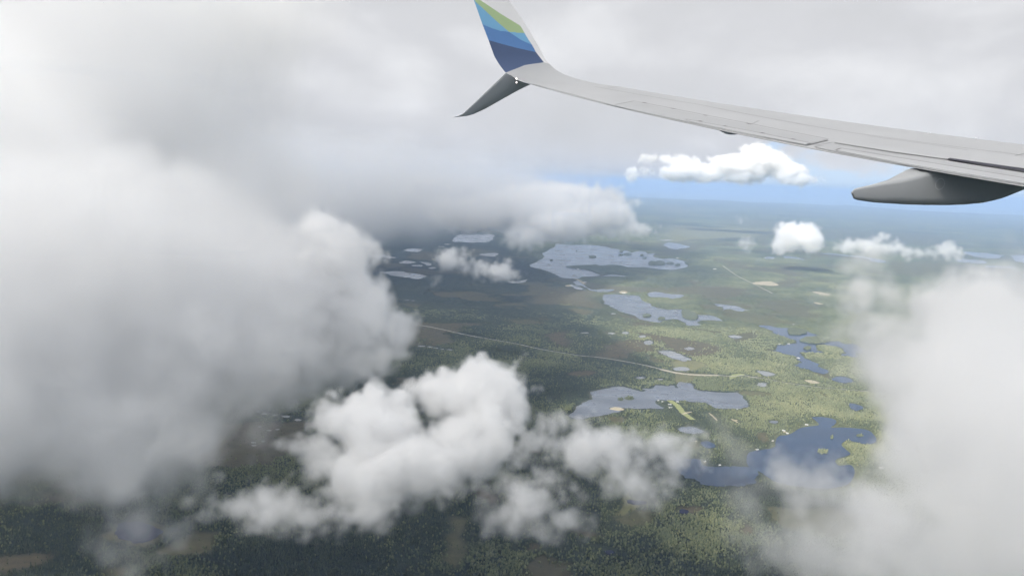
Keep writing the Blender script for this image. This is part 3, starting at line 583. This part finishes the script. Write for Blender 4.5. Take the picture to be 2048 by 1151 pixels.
def wing_skin():
    xs = np.linspace(-1.2, XE, 70); co = []; K = None
    for x in xs:
        c = le(x) - te(x); z0 = FLEX * x * x - WH; loop = []
        for t in np.linspace(0, 1, 17): loop.append((te(x) + c * t, z0 + .012 * c * math.sin(math.pi * t) * (t > .25) * (t - .25)))
        th = .085 * c
        for t in np.linspace(.1, 1, 7): loop.append((le(x) + .07 * c * math.sin(math.pi * t), z0 - th * .5 * (1 - math.cos(math.pi * t)) ))
        for t in np.linspace(.88, 0, 8): loop.append((te(x) + c * t, z0 - th * min(1, t * 1.6 + .0) - .012))
        K = len(loop); co += [(x, y, z) for y, z in loop]
    fs = []
    for i in range(len(xs) - 1):
        for j in range(K): fs.append((i * K + j, i * K + (j + 1) % K, (i + 1) * K + (j + 1) % K, (i + 1) * K + j))
    mi = [0] * len(fs)
    # seams between the skin panels lie in the skin
    def ribbon(pts, w, lift=.004, m=1):
        p = [hit_wing(*q) for q in pts]; q = []
        for a, b in zip(p, p[1:]):
            for t in np.linspace(0, 1, 8)[:-1]: q.append(a + (b - a) * t)
        q.append(p[-1]); s = len(co)
        for i, v in enumerate(q):
            dr = q[min(i + 1, len(q) - 1)] - q[max(i - 1, 0)]; nn = np.array([-dr[1], dr[0], 0]); nn /= np.linalg.norm(nn)
            for sg in (-1, 1):
                c = v + nn * w / 2 * sg; co.append((c[0], c[1], FLEX * c[0] ** 2 - WH + lift + bulge(c)))
        for i in range(len(q) - 1): fs.append((s + 2 * i, s + 2 * i + 1, s + 2 * i + 3, s + 2 * i + 2)); mi.append(m)
    def bulge(c):
        ch = le(c[0]) - te(c[0]); t = (c[1] - te(c[0])) / ch
        return .012 * ch * math.sin(math.pi * t) * (t - .25) if .25 < t < 1 else 0
    ribbon([(1189,174.8),(1200,176.4),(1400,211),(1600,250),(1700,267),(1850,288),(2048,313.8)], .014)
    ribbon([(1240,174.5),(1215,176)], .010)
    ribbon([(1628.5,294.5),(1680,285.5),(1735.6,276),(1850,292),(1934.7,304.6)], .014)
    ribbon([(1500,250),(1517,243)], .008); ribbon([(1738,307),(1766,303)], .008)
    ribbon([(2030,314),(2048,310)], .010)
    ribbon([(1230,212.0),(1268,204.5),(1330,216.5),(1500,250.2),(1655,280.7)], .018, .021)
    ribbon([(1656.5,281),(1613,291.0)], .009, .021)
    ribbon([(1065,168.6),(1150,191),(1230,212.3)], .012, .006)
    ribbon([(1371,240.6),(1500,264.5),(1621,289)], .016, .021)
    ribbon([(1628.5,294.5),(1666.7,287.5),(1780,306),(1893,322.5)], .016, .021)
    ribbon([(1671,303.2),(1682,299.5),(1850,327),(2048,359.7),(2110,369.5)], .018, .021)
    ribbon([(1735.6,276.5),(1850,292.5),(1934.7,305)], .012, .021)
    for q in ((1288,207.5),(1346,219.5),(1411,233),(1496,249.8),(1400,244.5),(1449,254.5),(1524,268.5),(1585,281)):
        ribbon([(q[0] - 3, q[1]), (q[0] + 4, q[1] + 1.4)], .05, .023)
    wmesh('wing_skin', co, fs, [M_SKIN, M_SEAM], mi=mi)
    return bulge
bulge = wing_skin()
def plate(name, pts, m, parent=None, lift=.010, border=.010, bw=None, drop=.03):
    """a movable panel let into the wing: thin slab whose dark gap shows round it"""
    c0 = [hit_wing(*q) for q in pts]; cen = sum(c0) / len(c0); q = []
    for i in range(len(c0)):
        a, b = c0[i], c0[(i + 1) % len(c0)]
        n = max(2, int(np.linalg.norm(b - a) / .35))
        for t in np.linspace(0, 1, n + 1)[:-1]: q.append(a + (b - a) * t)
    zf = lambda c, l: FLEX * c[0] ** 2 - WH + bulge(c) + l
    n = len(q); inner = []
    for i in range(n):
        dr = q[(i + 1) % n] - q[i - 1]; nn = np.array([-dr[1], dr[0], 0]); nn /= np.linalg.norm(nn)
        if nn @ (cen - q[i]) < 0: nn = -nn
        inner.append(q[i] + nn * border)
    co = [(c[0], c[1], zf(c, lift)) for c in inner] + [(c[0], c[1], zf(c, lift - .006)) for c in inner] + [(c[0], c[1], zf(c, lift - .005)) for c in q]
    fs = [tuple(range(n))] + [(i, (i + 1) % n, n + (i + 1) % n, n + i) for i in range(n)] + [(n + i, n + (i + 1) % n, 2 * n + (i + 1) % n, 2 * n + i) for i in range(n)]
    mi = [0] + [0] * n + [1] * n
    return wmesh(name, co, fs, [m, M_SEAM], parent, False, mi)
ail = plate('aileron', [(1230,212.5),(1268,204.5),(1330,217),(1500,250.5),(1656.5,281),(1612,292),(1500,270.5),(1368,243.3)], M_SKIN2, border=.005)
plate('trim_tab', [(1371,240.6),(1500,264.5),(1621,289),(1611,291.6),(1500,270.2),(1380,245)], M_SKIN, ail, lift=.018, border=.004)
fl = plate('flap', [(1667,303.5),(1630,295.5),(1666.7,287.5),(1780,306),(1893,322.5),(2048,347),(2110,357),(2110,381),(2048,370.5),(1810,330.6)], M_SKIN2, border=.005)
plate('flap_vane', [(1671,303.2),(1682,299.5),(1850,327),(2048,359.5),(2110,369),(2110,380.5),(2048,370),(1810,330)], M_SKIN, fl, lift=.018, border=.004)
plate('spoiler', [(1735.6,276.5),(1850,292.5),(1934.7,305),(2110,336),(2110,350),(2048,340),(1893,319.5),(1780,304.5),(1668,286.6)], M_SKIN, lift=.012, border=.004)
def gap():
    q = [hit_wing(*p) for p in [(1899,319.5),(2110,349.5),(2110,356.5),(2048,346.2),(1960,333),(1893,322)]]
    co = [(c[0], c[1], FLEX * c[0] ** 2 - WH + .022) for c in q]
    wmesh('flap_gap', co, [tuple(range(len(co)))], [M_GAP], sm=False)
gap()

def winglet():
    tp = [(1060.6,167),(1034.6,159.6),(1023.7,152),(1010.7,144.4),(998,128),(989,113),(977,80),(965,49),(947.7,0)]
    lp = [(1215,169),(1160.5,159.6),(1128,149),(1110.6,139),(1091,119),(1080,98),(1058,60),(1036.7,27),(1016,0)]
    T = np.array([hit_winglet(*p) or (0, te(XE)) for p in tp]); Lq = np.array([hit_winglet(*p) or (0, le(XE)) for p in lp])
    T[0] = (0, te(XE)); Lq[0] = (0, le(XE))
    print('TE', T.round(2).tolist()); print('LE', Lq.round(2).tolist())
    def ext(A):
        A = A[np.argsort(A[:, 0])]; g_ = (A[-1, 1] - A[-3, 1]) / (A[-1, 0] - A[-3, 0])
        return np.vstack([A, [[3.1, A[-1, 1] + g_ * (3.1 - A[-1, 0])]]])
    T, Lq = ext(T), ext(Lq)
    def poly(pts): return np.array([hit_winglet(*p) for p in pts])
    bands = [  # colour areas painted on the blade, in blade coordinates
      (2, poly([(1010.7,145.5),(960,150),(940,60),(977,80.5),(1000,87),(1031,95.5),(1072,104.6),(1080,115),(1087.8,124.8),(1050,130.5)])),
      (3, poly([(965,49),(940,40),(940,60),(977,80.5),(1000,87),(1031,95.5),(1072,104.6),(1064,90),(1042,80),(1018,64),(1000,62),(985,57)])),
      (4, poly([(945,-25),(940,40),(965,49),(985,57),(1000,62),(1018,64),(990,40),(950.5,3)])),
      (4, poly([(1018,64),(1042,80),(1064,90),(1056,78),(1048.7,66),(1035,65.5)])),
      (5, poly([(930,-40),(950.5,3),(990,40),(1018,64),(1035,65.5),(1048.7,66),(1041,52),(1000,27),(959.7,0),(935,-22)]))]
    nS, nC = 330, 190
    sv = np.concatenate([np.linspace(0, LB, 130), np.linspace(LB, 3.0, nS - 129)[1:]]); co = []; 
    def sect(s):
        x, z, a = prof(s); y0 = np.interp(s, T[:, 0], T[:, 1]); y1 = np.interp(s, Lq[:, 0], Lq[:, 1])
        if s > 2.6: k = (s - 2.6) / .4; y1 = y1 + (y0 - y1) * (1 - math.sqrt(max(0, 1 - k * k))) * .8
        return x, z, a, y0, y1
    cs = np.linspace(0, 1, nC); S = []
    for s in sv:
        x, z, a, y0, y1 = sect(s); c = y1 - y0
        for t in cs:
            h = .0 ; co.append((x, y0 + c * t, z)); S.append((s, y0 + c * t))
        for t in cs:
            h = .004 + .075 * c * (math.sqrt(max(0, 1 - t)) * t ** .8) * 1.5
            co.append((x + math.sin(a) * h, y0 + c * t, z - math.cos(a) * h)); S.append((s, y0 + c * t))
    fs = []; mi = []; n2 = 2 * nC; sgrey = None
    SS = np.array(S); 
    for i in range(len(sv) - 1):
        for j in range(nC - 1):
            for off in (0, nC): fs.append((i * n2 + off + j, i * n2 + off + j + 1, (i + 1) * n2 + off + j + 1, (i + 1) * n2 + off + j))
        fs.append((i * n2, i * n2 + nC, (i + 1) * n2 + nC, (i + 1) * n2)); fs.append((i * n2 + nC - 1, i * n2 + 2 * nC - 1, (i + 1) * n2 + 2 * nC - 1, (i + 1) * n2 + nC - 1))
    k = (len(sv) - 1) * n2
    for j in range(nC - 1): fs.append((k + j, k + j + 1, k + nC + j + 1, k + nC + j))
    FC = np.array([SS[list(f)].mean(0) for f in fs]); mi = np.full(len(fs), 1)
    # grey wing paint below the colours: line from (1010.7,145.5) to (1087.8,124.8) and on to the leading edge
    G = poly([(1010.7,145.5),(1050,131),(1087.8,124.8),(1100,128)])
    lim = np.interp(FC[:, 1], G[:, 1], G[:, 0]); mi[FC[:, 0] < lim] = 0
    for m_, pl in bands: mi[inside(FC[:, 0], FC[:, 1], pl) & (FC[:, 0] >= lim)] = m_
    return wmesh('winglet', co, fs, [M_SKIN, M_WHITEP, M_NAVY, M_BLUEP, M_SKYP, M_GREENP], mi=mi)
wgl = winglet()
def strake():
    x0, z0, a = prof(.42); cant = R(46); n = np.array([math.sin(cant), 0, math.cos(cant)]); p0 = np.array([x0, 0, z0 - .02])
    def hp(px, py): d = wdir(px, py); return d * ((p0 @ n) / (d @ n))
    up_ = [(1011,146),(971.6,183.5),(950,204.5),(934.7,219),(926,227),(917,231.5),(905.8,234.4)]
    lo_ = [(1062,168),(1034.6,181.5),(1005,198),(971.6,217),(947.7,228),(932.5,232),(905.8,234.8)]
    co = []; fs = []; nC = 12; m = len(up_)
    for a_, b_ in zip(up_, lo_):
        A_, B_ = hp(*a_), hp(*b_); c = np.linalg.norm(B_ - A_)
        for t in np.linspace(0, 1, nC): co.append(A_ + (B_ - A_) * t)
        for t in np.linspace(0, 1, nC): co.append(A_ + (B_ - A_) * t - n * (.003 + .06 * c * math.sin(math.pi * t)))
    for i in range(m - 1):
        b = i * 2 * nC; e = b + 2 * nC
        for j in range(nC - 1):
            for off in (0, nC): fs.append((b + off + j, b + off + j + 1, e + off + j + 1, e + off + j))
        fs.append((b, b + nC, e + nC, e)); fs.append((b + nC - 1, b + 2 * nC - 1, e + 2 * nC - 1, e + nC - 1))
    wmesh('lower_winglet', co, fs, [M_GREYP])
strake()
def ball(name, c, r, m, parent=None, sc=(1, 1, 1)):
    co = []; fs = []; n = 10
    for i in range(n + 1):
        for j in range(n): a = math.pi * i / n; b = 2 * math.pi * j / n; co.append((c[0] + r * sc[0] * math.sin(a) * math.cos(b), c[1] + r * sc[1] * math.sin(a) * math.sin(b), c[2] + r * sc[2] * math.cos(a)))
    for i in range(n):
        for j in range(n): fs.append((i * n + j, i * n + (j + 1) % n, (i + 1) * n + (j + 1) % n, (i + 1) * n + j))
    return wmesh(name, co, fs, [m], parent)
ML = bpy.data.materials.new('lamp_glow'); ML.use_nodes = True; bb = ML.node_tree.nodes['Principled BSDF']; bb.inputs['Emission Color'].default_value = (1, .9, .85, 1); bb.inputs['Emission Strength'].default_value = 3
for px, py in ((1032.8, 157.5), (1033, 165)):
    d = wdir(px, py); c = d * (15.2 / d[0]); ball('navigation_light', c, .014, ML, None, (1, .8, 1.2))
def pod():
    q = [wdir(x, y) for x, y in [(1440.5,260.2),(1448,264.5),(1456,268.4),(1467,268.6),(1473,267.0),(1474,264)]]
    xx = hit_wing(1456, 260)[0]; side = [d * (xx / d[0]) for d in q]; co = []
    for dx in (-.04, .04):
        for c in side: co.append((c[0] + dx, c[1], c[2] - .003))
    n = len(side); fs = [tuple(range(n)), tuple(range(n, 2 * n))] + [(i, (i + 1) % n, n + (i + 1) % n, n + i) for i in range(n)]
    wmesh('hinge_fairing', co, fs, [M_GREYP], sm=False)
pod()
def fairing():
    xn = 6.95                                           # inboard face of the flap track fairing
    def pl(px, py): d = wdir(px, py); return d * (xn / d[0])
    bot = np.array([pl(*p)[1:] for p in [(1704.5,389),(1709,398.5),(1716,401.2),(1753,406.7),(1819,411),(1860,412.2),(1906,412.6),(1940,411.4),(1972,408.5),(2000,402.5),(2015.6,398),(2048,385),(2090,366)]])
    top = np.array([pl(*p)[1:] for p in [(1704.5,385),(1708,378.5),(1716,376),(1753,368.5),(1810,357.5),(1840,350.5),(1867,343),(1900,342),(2300,380)]])
    plf = lambda px, py: wdir(px, py) * ((xn + .33) / wdir(px, py)[0])
    far = np.array([plf(*p)[1:] for p in [(1709,377),(1725,369),(1753,357),(1781,345),(1811,332),(1840,338.5),(2300,440)]])
    ys = np.concatenate([np.linspace(bot[0, 0], bot[0, 0] + .09, 9), np.linspace(bot[0, 0] + .1, bot[-1, 0], 44)]); co = []; K = 0
    for i, y in enumerate(ys):
        zb = np.interp(y, bot[:, 0], bot[:, 1]); zt = np.interp(y, top[:, 0], top[:, 1]); cap = FLEX * xn * xn - WH - .012; zt = max(min(zt, cap), zb + .01); zf = min(np.interp(y, far[:, 0], far[:, 1]), cap); zf = max(zf, zt - .02)
        k = min(1, (y - ys[0]) / (ys[-1] - ys[0])); w = (.05 + .115 * math.sin(math.pi * min(1, k * 1.4) * .5)) * (1 if i > 8 else .75 + .25 * i / 8); r = min(.045, (zt - zb) * .3, w * .4)
        h = zt - zb; cx = xn + w; loop = []
        for qx, qz, a0 in ((-w + r, zt - r, 180), (w - r, zf - r, 90), (w - r, zb + r * 2, 0), (-w + r * 2, zb + r * 2, -90)):
            rr = r if a0 in (180, 90) else r * 2
            for a in np.linspace(a0, a0 - 90, 5): loop.append((cx + qx + rr * math.cos(R(a)), qz + rr * math.sin(R(a))))
        K = len(loop); co += [(x, y + .62 * (x - xn) * max(0, 1 - k * 4), z) for x, z in loop]
    fs = []; n = len(ys)
    for i in range(n - 1):
        for j in range(K): fs.append((i * K + j, i * K + (j + 1) % K, (i + 1) * K + (j + 1) % K, (i + 1) * K + j))
    fs += [tuple(range(K)), tuple(range((n - 1) * K, n * K))]
    o = wmesh('flap_track_fairing', co, fs, [M_FAIR])
    # round access cover on the side
    d = wdir(1880, 368); c = d * ((xn - .055) / d[0]); cc = []; ff = []
    for j in range(28):
        a = 2 * math.pi * j / 28
        for r in (.056, .060): cc.append((c[0], c[1] + r * math.cos(a), c[2] + r * math.sin(a)))
    for j in range(28): ff.append((2 * j, 2 * j + 1, (2 * j + 3) % 56, (2 * j + 2) % 56))
    wmesh('access_cover', cc, ff, [M_GREYP], o, False)
fairing()
for px, py in ((1858.5, 266.5), (1952, 277.5)):
    c = hit_wing(px, py + 1); ball('vortex_stud', (c[0], c[1], c[2] + .012), .016, M_GREYP, None, (1, 1.2, .8))

# ------------------------------------------------------------------ clouds: real volumes on voxel grids
def cloud(name, label, blobs, voxel, namp, nsc, dens, soft, soft_low=None, blend=.3, aniso=.1, kind='stuff', det=6, rough=.55, seed=0.0, col=(1, 1, 1), zsoft=None):
    m = bpy.data.materials.new(name); m.use_nodes = True; nt = m.node_tree; nt.nodes.clear()
    o = nt.nodes.new('ShaderNodeOutputMaterial'); p = nt.nodes.new('ShaderNodeVolumeScatter'); a = nt.nodes.new('ShaderNodeAttribute'); a.attribute_name = 'density'
    dm = nt.nodes.new('ShaderNodeMath'); dm.operation = 'MULTIPLY'; dm.inputs[1].default_value = dens; nt.links.new(a.outputs['Fac'], dm.inputs[0]); nt.links.new(dm.outputs[0], p.inputs['Density']); p.inputs[0].default_value = (*col, 1); p.inputs['Anisotropy'].default_value = aniso
    nt.links.new(p.outputs[0], o.inputs['Volume'])
    ng = bpy.data.node_groups.new(name, 'GeometryNodeTree'); ng.interface.new_socket('Geometry', in_out='OUTPUT', socket_type='NodeSocketGeometry')
    N = ng.nodes.new; L = ng.links.new
    def M(op, *v):
        n = N('ShaderNodeMath'); n.operation = op
        for i, x in enumerate(v):
            if isinstance(x, (int, float)): n.inputs[i].default_value = x
            else: L(x, n.inputs[i])
        return n.outputs[0]
    out = N('NodeGroupOutput'); vc = N('GeometryNodeVolumeCube'); pos = N('GeometryNodeInputPosition').outputs[0]
    lo = [min(b[0][i] - b[1][i] for b in blobs) - namp * 1.4 for i in range(3)]; hi = [max(b[0][i] + b[1][i] for b in blobs) + namp * 1.4 for i in range(3)]
    cur = None
    for c, r in blobs:
        s = N('ShaderNodeVectorMath'); s.operation = 'SUBTRACT'; L(pos, s.inputs[0]); s.inputs[1].default_value = c
        d = N('ShaderNodeVectorMath'); d.operation = 'DIVIDE'; L(s.outputs[0], d.inputs[0]); d.inputs[1].default_value = r
        l = N('ShaderNodeVectorMath'); l.operation = 'LENGTH'; L(d.outputs[0], l.inputs[0])
        k = M('MULTIPLY', M('SUBTRACT', 1.0, l.outputs['Value']), float(min(r)))
        cur = k if cur is None else M('SMOOTH_MAX', cur, k, float(min(r) * blend))
    nz = N('ShaderNodeTexNoise'); nz.noise_dimensions = '4D'; nz.inputs['W'].default_value = seed
    nz.inputs['Scale'].default_value = 1 / nsc; nz.inputs['Detail'].default_value = det; nz.inputs['Roughness'].default_value = rough; L(pos, nz.inputs['Vector'])
    vo = N('ShaderNodeTexVoronoi'); vo.feature = 'F1'; vo.inputs['Scale'].default_value = 3.2 / nsc; vo.inputs['Detail'].default_value = 2; vo.inputs['Roughness'].default_value = .5
    wv = N('ShaderNodeVectorMath'); wv.operation = 'MULTIPLY_ADD'; L(nz.outputs['Color'], wv.inputs[0]); wv.inputs[1].default_value = (nsc * .5,) * 3; L(pos, wv.inputs[2]); L(wv.outputs[0], vo.inputs['Vector'])
    f = M('ADD', cur, M('ADD', M('MULTIPLY_ADD', M('SUBTRACT', nz.outputs[0], .5), namp * 6.0, namp * .55), M('MULTIPLY', M('SUBTRACT', .56, vo.outputs['Distance']), namp * 1.3)))
    sp = N('ShaderNodeSeparateXYZ'); L(pos, sp.inputs[0])
    zl, zh = zsoft or (lo[2], lo[2] + (hi[2] - lo[2]) * .75)
    zz = N('ShaderNodeMapRange'); L(sp.outputs[2], zz.inputs[0]); zz.inputs[1].default_value = zl; zz.inputs[2].default_value = zh; zz.inputs[3].default_value = soft_low or soft; zz.inputs[4].default_value = soft
    g_ = M('DIVIDE', f, zz.outputs[0]); n = N('ShaderNodeClamp'); L(g_, n.inputs[0])
    L(M('POWER', n.outputs[0], 1.3), vc.inputs['Density'])
    vc.inputs['Min'].default_value = lo; vc.inputs['Max'].default_value = hi
    res = [max(8, int((hi[i] - lo[i]) / voxel)) for i in range(3)]
    for r_i, k in zip(res, 'XYZ'): vc.inputs['Resolution ' + k].default_value = r_i
    print('CLOUD', name, res, res[0] * res[1] * res[2] // 1000, 'k')
    sm_ = N('GeometryNodeSetMaterial'); sm_.inputs['Material'].default_value = m; L(vc.outputs[0], sm_.inputs[0]); L(sm_.outputs[0], out.inputs[0])
    me = bpy.data.meshes.new(name); me.materials.append(m); ob = bpy.data.objects.new(name, me); COL.objects.link(ob)
    md = ob.modifiers.new('cloud', 'NODES'); md.node_group = ng
    tag(ob, label, 'cloud', kind=kind); return ob
def B(px, py, dist, rx, ry, rz=None, depth=1.0):
    """a billow met at this distance in this direction; radii given as photo pixels there"""
    c = EYE + ray(px, py) * dist; k = dist / F
    return (tuple(c), (rx * k, (rx + ry) * .5 * k * depth, ry * k))
# centre cumulus
cloud('cloud', 'billowing cumulus in the lower middle over dark forest', [
 B(965,800,2350,92,84), B(885,790,2300,58,48), B(1010,795,2350,46,62), B(770,850,2200,112,66), B(700,850,2150,82,56), B(800,930,2150,140,76), B(710,950,2100,108,64), B(740,1005,2050,80,40), B(650,900,2150,60,44), B(900,895,2200,92,66), B(965,875,2250,66,74), B(600,1005,2050,80,18), B(490,1015,2050,70,12), B(585,895,2150,30,16)],
 5.5, 40, 200, .055, 30, 100, seed=1.3, rough=.62)
# lower centre wisps
cloud('cloud', 'ragged thin cloud right of the lower middle cumulus', [
 B(1175,915,2200,80,50), B(1115,960,2150,66,44), B(1065,1000,2100,66,36), B(1225,900,2250,62,36), B(1010,1030,2100,36,24), B(1290,890,2300,80,28), B(1345,920,2300,38,30), B(1080,880,2250,46,30), B(1230,960,2200,60,30), B(1120,1030,2100,50,26)],
 5.5, 52, 190, .03, 60, 110, seed=4.1, rough=.63)
# the great left bank
cloud('cloud', 'huge smooth cloud bank filling the left side', [
 B(600,640,2900,150,130), B(540,570,2950,170,120), B(420,600,2700,230,190), B(250,600,2500,280,240), B(60,620,2400,280,260), B(480,700,2600,180,130), B(330,780,2400,200,130),
 B(150,820,2200,175,100), B(260,860,2250,150,100), B(20,880,2150,100,60), B(-200,700,2300,320,300), B(390,840,2350,80,50), B(570,755,2600,50,22), B(280,1000,2100,20,56), B(480,500,3300,190,90), B(250,450,3300,330,110), B(-20,430,3200,380,140)],
 12, 76, 350, .016, 190, 85, seed=2.2, rough=.57)
cloud('cloud', 'pale featureless cloud veil rising out of the left cloud bank', [B(100,170,3900,420,240), B(-150,320,3700,350,250), B(380,60,4200,300,160), B(300,330,4000,260,110), B(80,300,2900,260,120), B(330,390,3100,180,70)],
 30, 90, 900, .007, 330, 330, seed=21.0, rough=.5)
cloud('cloud', 'crisp cauliflower shoulder on the right edge of the left cloud bank', [
 B(680,540,2800,75,105), B(650,480,2850,60,50), B(730,600,2800,45,60), B(700,650,2750,90,80), B(780,665,2750,50,42), B(760,710,2750,55,36), B(620,600,2800,110,110), B(700,720,2700,80,40), B(815,640,2760,22,22)],
 6, 42, 230, .03, 30, 80, seed=14.2, rough=.62)
# near cloud at the right
cloud('cloud', 'soft near cloud bank filling the lower right corner', [
 B(1980,800,1500,185,220), B(1910,900,1450,150,150), B(1840,1060,1350,240,120), B(2080,1000,1400,260,260), B(1640,1090,1300,160,60), B(1560,980,1350,90,45), B(1620,950,1400,60,34), B(2000,680,1650,150,90), B(1870,640,1750,90,50), B(1730,600,1800,50,40), B(1740,680,1750,40,60), B(1700,1010,1350,100,42), B(1500,990,1350,44,28), B(1520,1080,1320,80,50), B(1700,590,1800,34,30), B(1720,650,1750,40,60)],
 6.5, 62, 260, .022, 80, 130, seed=6.6, rough=.6)
cloud('cloud', 'ragged lobes on the upper left edge of the lower right cloud bank', [
 B(1880,610,1750,70,32), B(1970,585,1750,60,34), B(1735,590,1800,34,26), B(1760,640,1780,36,44), B(1570,955,1380,66,34), B(1500,985,1380,36,22), B(1650,965,1400,60,30), B(1600,1010,1350,80,40), B(1850,850,1450,40,60)],
 4.5, 36, 150, .028, 38, 60, seed=16.5, rough=.62)
# low and small clouds farther out
cloud('cloud', 'small low ragged cloud over the shaded plain left of the largest lake', [B(905,520,9500,32,24), B(960,540,9500,44,16), B(1010,545,9400,34,13), B(880,555,9300,18,12)], 17, 90, 420, .012, 90, 180, seed=3.0, rough=.62)
cloud('cloud', 'round white cumulus over the far right plain', [B(1594,476,15500,44,30), B(1570,488,15500,30,18), B(1620,480,15400,26,24), B(1598,458,15500,24,16)], 24, 90, 420, .014, 70, 200, seed=5.0, rough=.62)
cloud('cloud', 'faint puff left of the round white cumulus', [B(1487,488,15000,16,15), B(1480,441,17000,12,8)], 24, 85, 420, .007, 140, 200, seed=5.5)
cloud('cloud', 'flat white cloud right of the round cumulus', [B(1700,494,15000,32,9), B(1750,493,15000,42,14), B(1790,499,15000,26,10), B(1758,478,15000,20,12)], 24, 95, 420, .013, 90, 200, seed=7.0, rough=.62)
cloud('cloud', 'small white cloud nearest the right edge lakes', [B(1850,508,14500,28,11), B(1890,504,14500,24,14)], 24, 95, 420, .012, 90, 200, seed=8.0, rough=.62)
cloud('cloud', 'grey cloud hanging over the far shore of the largest lake', [
 B(1160,436,12500,84,38), B(1225,430,12500,46,30), B(1270,458,12500,34,16), B(1110,450,12000,80,32), B(1050,472,11500,56,24), B(1060,420,12500,90,42), B(1210,462,12500,50,14), B(1120,395,12800,110,34), B(960,430,12500,110,36), B(1230,405,12800,40,16)], 24, 110, 620, .012, 90, 260, seed=9.0, rough=.6)
# the far shower bank under the overcast
cloud('cloud', 'far grey rain cloud bank closing off the horizon on the left', [
 B(1150,362,13500,110,42), B(1040,370,13500,160,70), B(900,375,12500,220,95), B(720,380,11500,260,120), B(460,380,11000,340,150), B(100,380,10500,420,170), B(860,430,12000,180,46), B(620,455,11000,260,52), B(300,470,10500,360,70)],
 72, 120, 2000, .0015, 500, 500, seed=11.0, rough=.5)
# bright cumulus beyond, out in the sun
cloud('cloud', 'brilliant sunlit cumulus on the horizon under the wing', [
 B(1520,322,26000,50,30), B(1490,335,26000,66,24), B(1450,348,26000,76,14), B(1560,342,26000,36,18), B(1360,350,26000,56,10), B(1600,359,26000,28,5), B(1400,343,26000,56,14), B(1262,348,26000,10,11), B(1330,320,26000,30,8)],
 44, 150, 800, .014, 90, 200, seed=12.0, rough=.62, zsoft=(1500, 1800))
# unseen high cloud sheet, added and outlined to shade the plain, plane and clouds
def shade_sheet(name, label, gpts, zc, th, dens):
    q = [np.array(gp(*p)) if p[2:] == () else np.array(p[:2]) for p in gpts]
    poly = smooth(np.array(q), 5, .05); t = zc / sdir.z; poly = poly + np.array([sdir.x * t, sdir.y * t])
    n = len(poly); cen = poly.mean(0); co = []; fs = []
    rings = [(1.0, 0.0), (.97, .45), (.9, .8), (.75, 1.0)]
    for sg in (1, -1):
        for s, h in rings:
            for x, y in poly: p = cen + (np.array((x, y)) - cen) * s; co.append((p[0], p[1], zc + sg * h * th / 2))
        co.append((cen[0], cen[1], zc + sg * th / 2))
    per = n * len(rings) + 1
    for sg in (0, 1):
        b = sg * per
        for k in range(len(rings) - 1):
            for i in range(n): fs.append((b + k * n + i, b + k * n + (i + 1) % n, b + (k + 1) * n + (i + 1) % n, b + (k + 1) * n + i))
        for i in range(n): fs.append((b + (len(rings) - 1) * n + i, b + (len(rings) - 1) * n + (i + 1) % n, b + per - 1))
    me = bpy.data.meshes.new(name); me.from_pydata(co, [], fs)
    bm = bmesh.new(); bm.from_mesh(me); bmesh.ops.remove_doubles(bm, verts=bm.verts, dist=.5); bmesh.ops.recalc_face_normals(bm, faces=bm.faces); bm.to_mesh(me); bm.free()
    m = bpy.data.materials.new(name); m.use_nodes = True; nt = m.node_tree; nt.nodes.clear()
    o = nt.nodes.new('ShaderNodeOutputMaterial'); p = nt.nodes.new('ShaderNodeVolumeScatter'); p.inputs[0].default_value = (1, 1, 1, 1); p.inputs['Density'].default_value = dens; p.inputs['Anisotropy'].default_value = .6
    nt.links.new(p.outputs[0], o.inputs['Volume']); me.materials.append(m)
    ob = bpy.data.objects.new(name, me); COL.objects.link(ob); tag(ob, label, 'cloud', kind='stuff')
shade_sheet('cloud', 'unseen high cloud sheet added to shade the near plain and clouds', [(-17000, 15500, 0), (-13000, 20500, 0), (-3000, 21000, 0), (1360,496), (1350,546), (1150,592), (1180,650), (1330,745), (1120,800), (1300,900), (1460,1010), (1560,1151), (3500, 1500, 0), (4500, -2500, 0), (2500, -7000, 0), (-9000, -9000, 0), (-18000, -4000, 0)], 7500, 700, .0016)

# ------------------------------------------------------------------ haze
def haze():
    bm = bmesh.new(); x0, x1, y0, y1, z0, z1 = -320000, 320000, -120000, 320000, -12.0, ALT + 320
    v = [bm.verts.new(c) for c in ((x0,y0,z0),(x1,y0,z0),(x1,y1,z0),(x0,y1,z0),(x0,y0,z1),(x1,y0,z1),(x1,y1,z1),(x0,y1,z1))]
    for q in ((3,2,1,0),(4,5,6,7),(0,1,5,4),(1,2,6,5),(2,3,7,6),(3,0,4,7)): bm.faces.new([v[i] for i in q])
    m = bpy.data.materials.new('haze'); m.use_nodes = True; nt = m.node_tree; nt.nodes.clear()
    o = nt.nodes.new('ShaderNodeOutputMaterial'); p = nt.nodes.new('ShaderNodeVolumePrincipled'); p.inputs['Color'].default_value = (.47, .66, .99, 1); p.inputs['Density'].default_value = 2.3e-5
    nt.links.new(p.outputs[0], o.inputs['Volume'])
    tag(bmobj('haze', bm, m), kind='stuff')
haze()
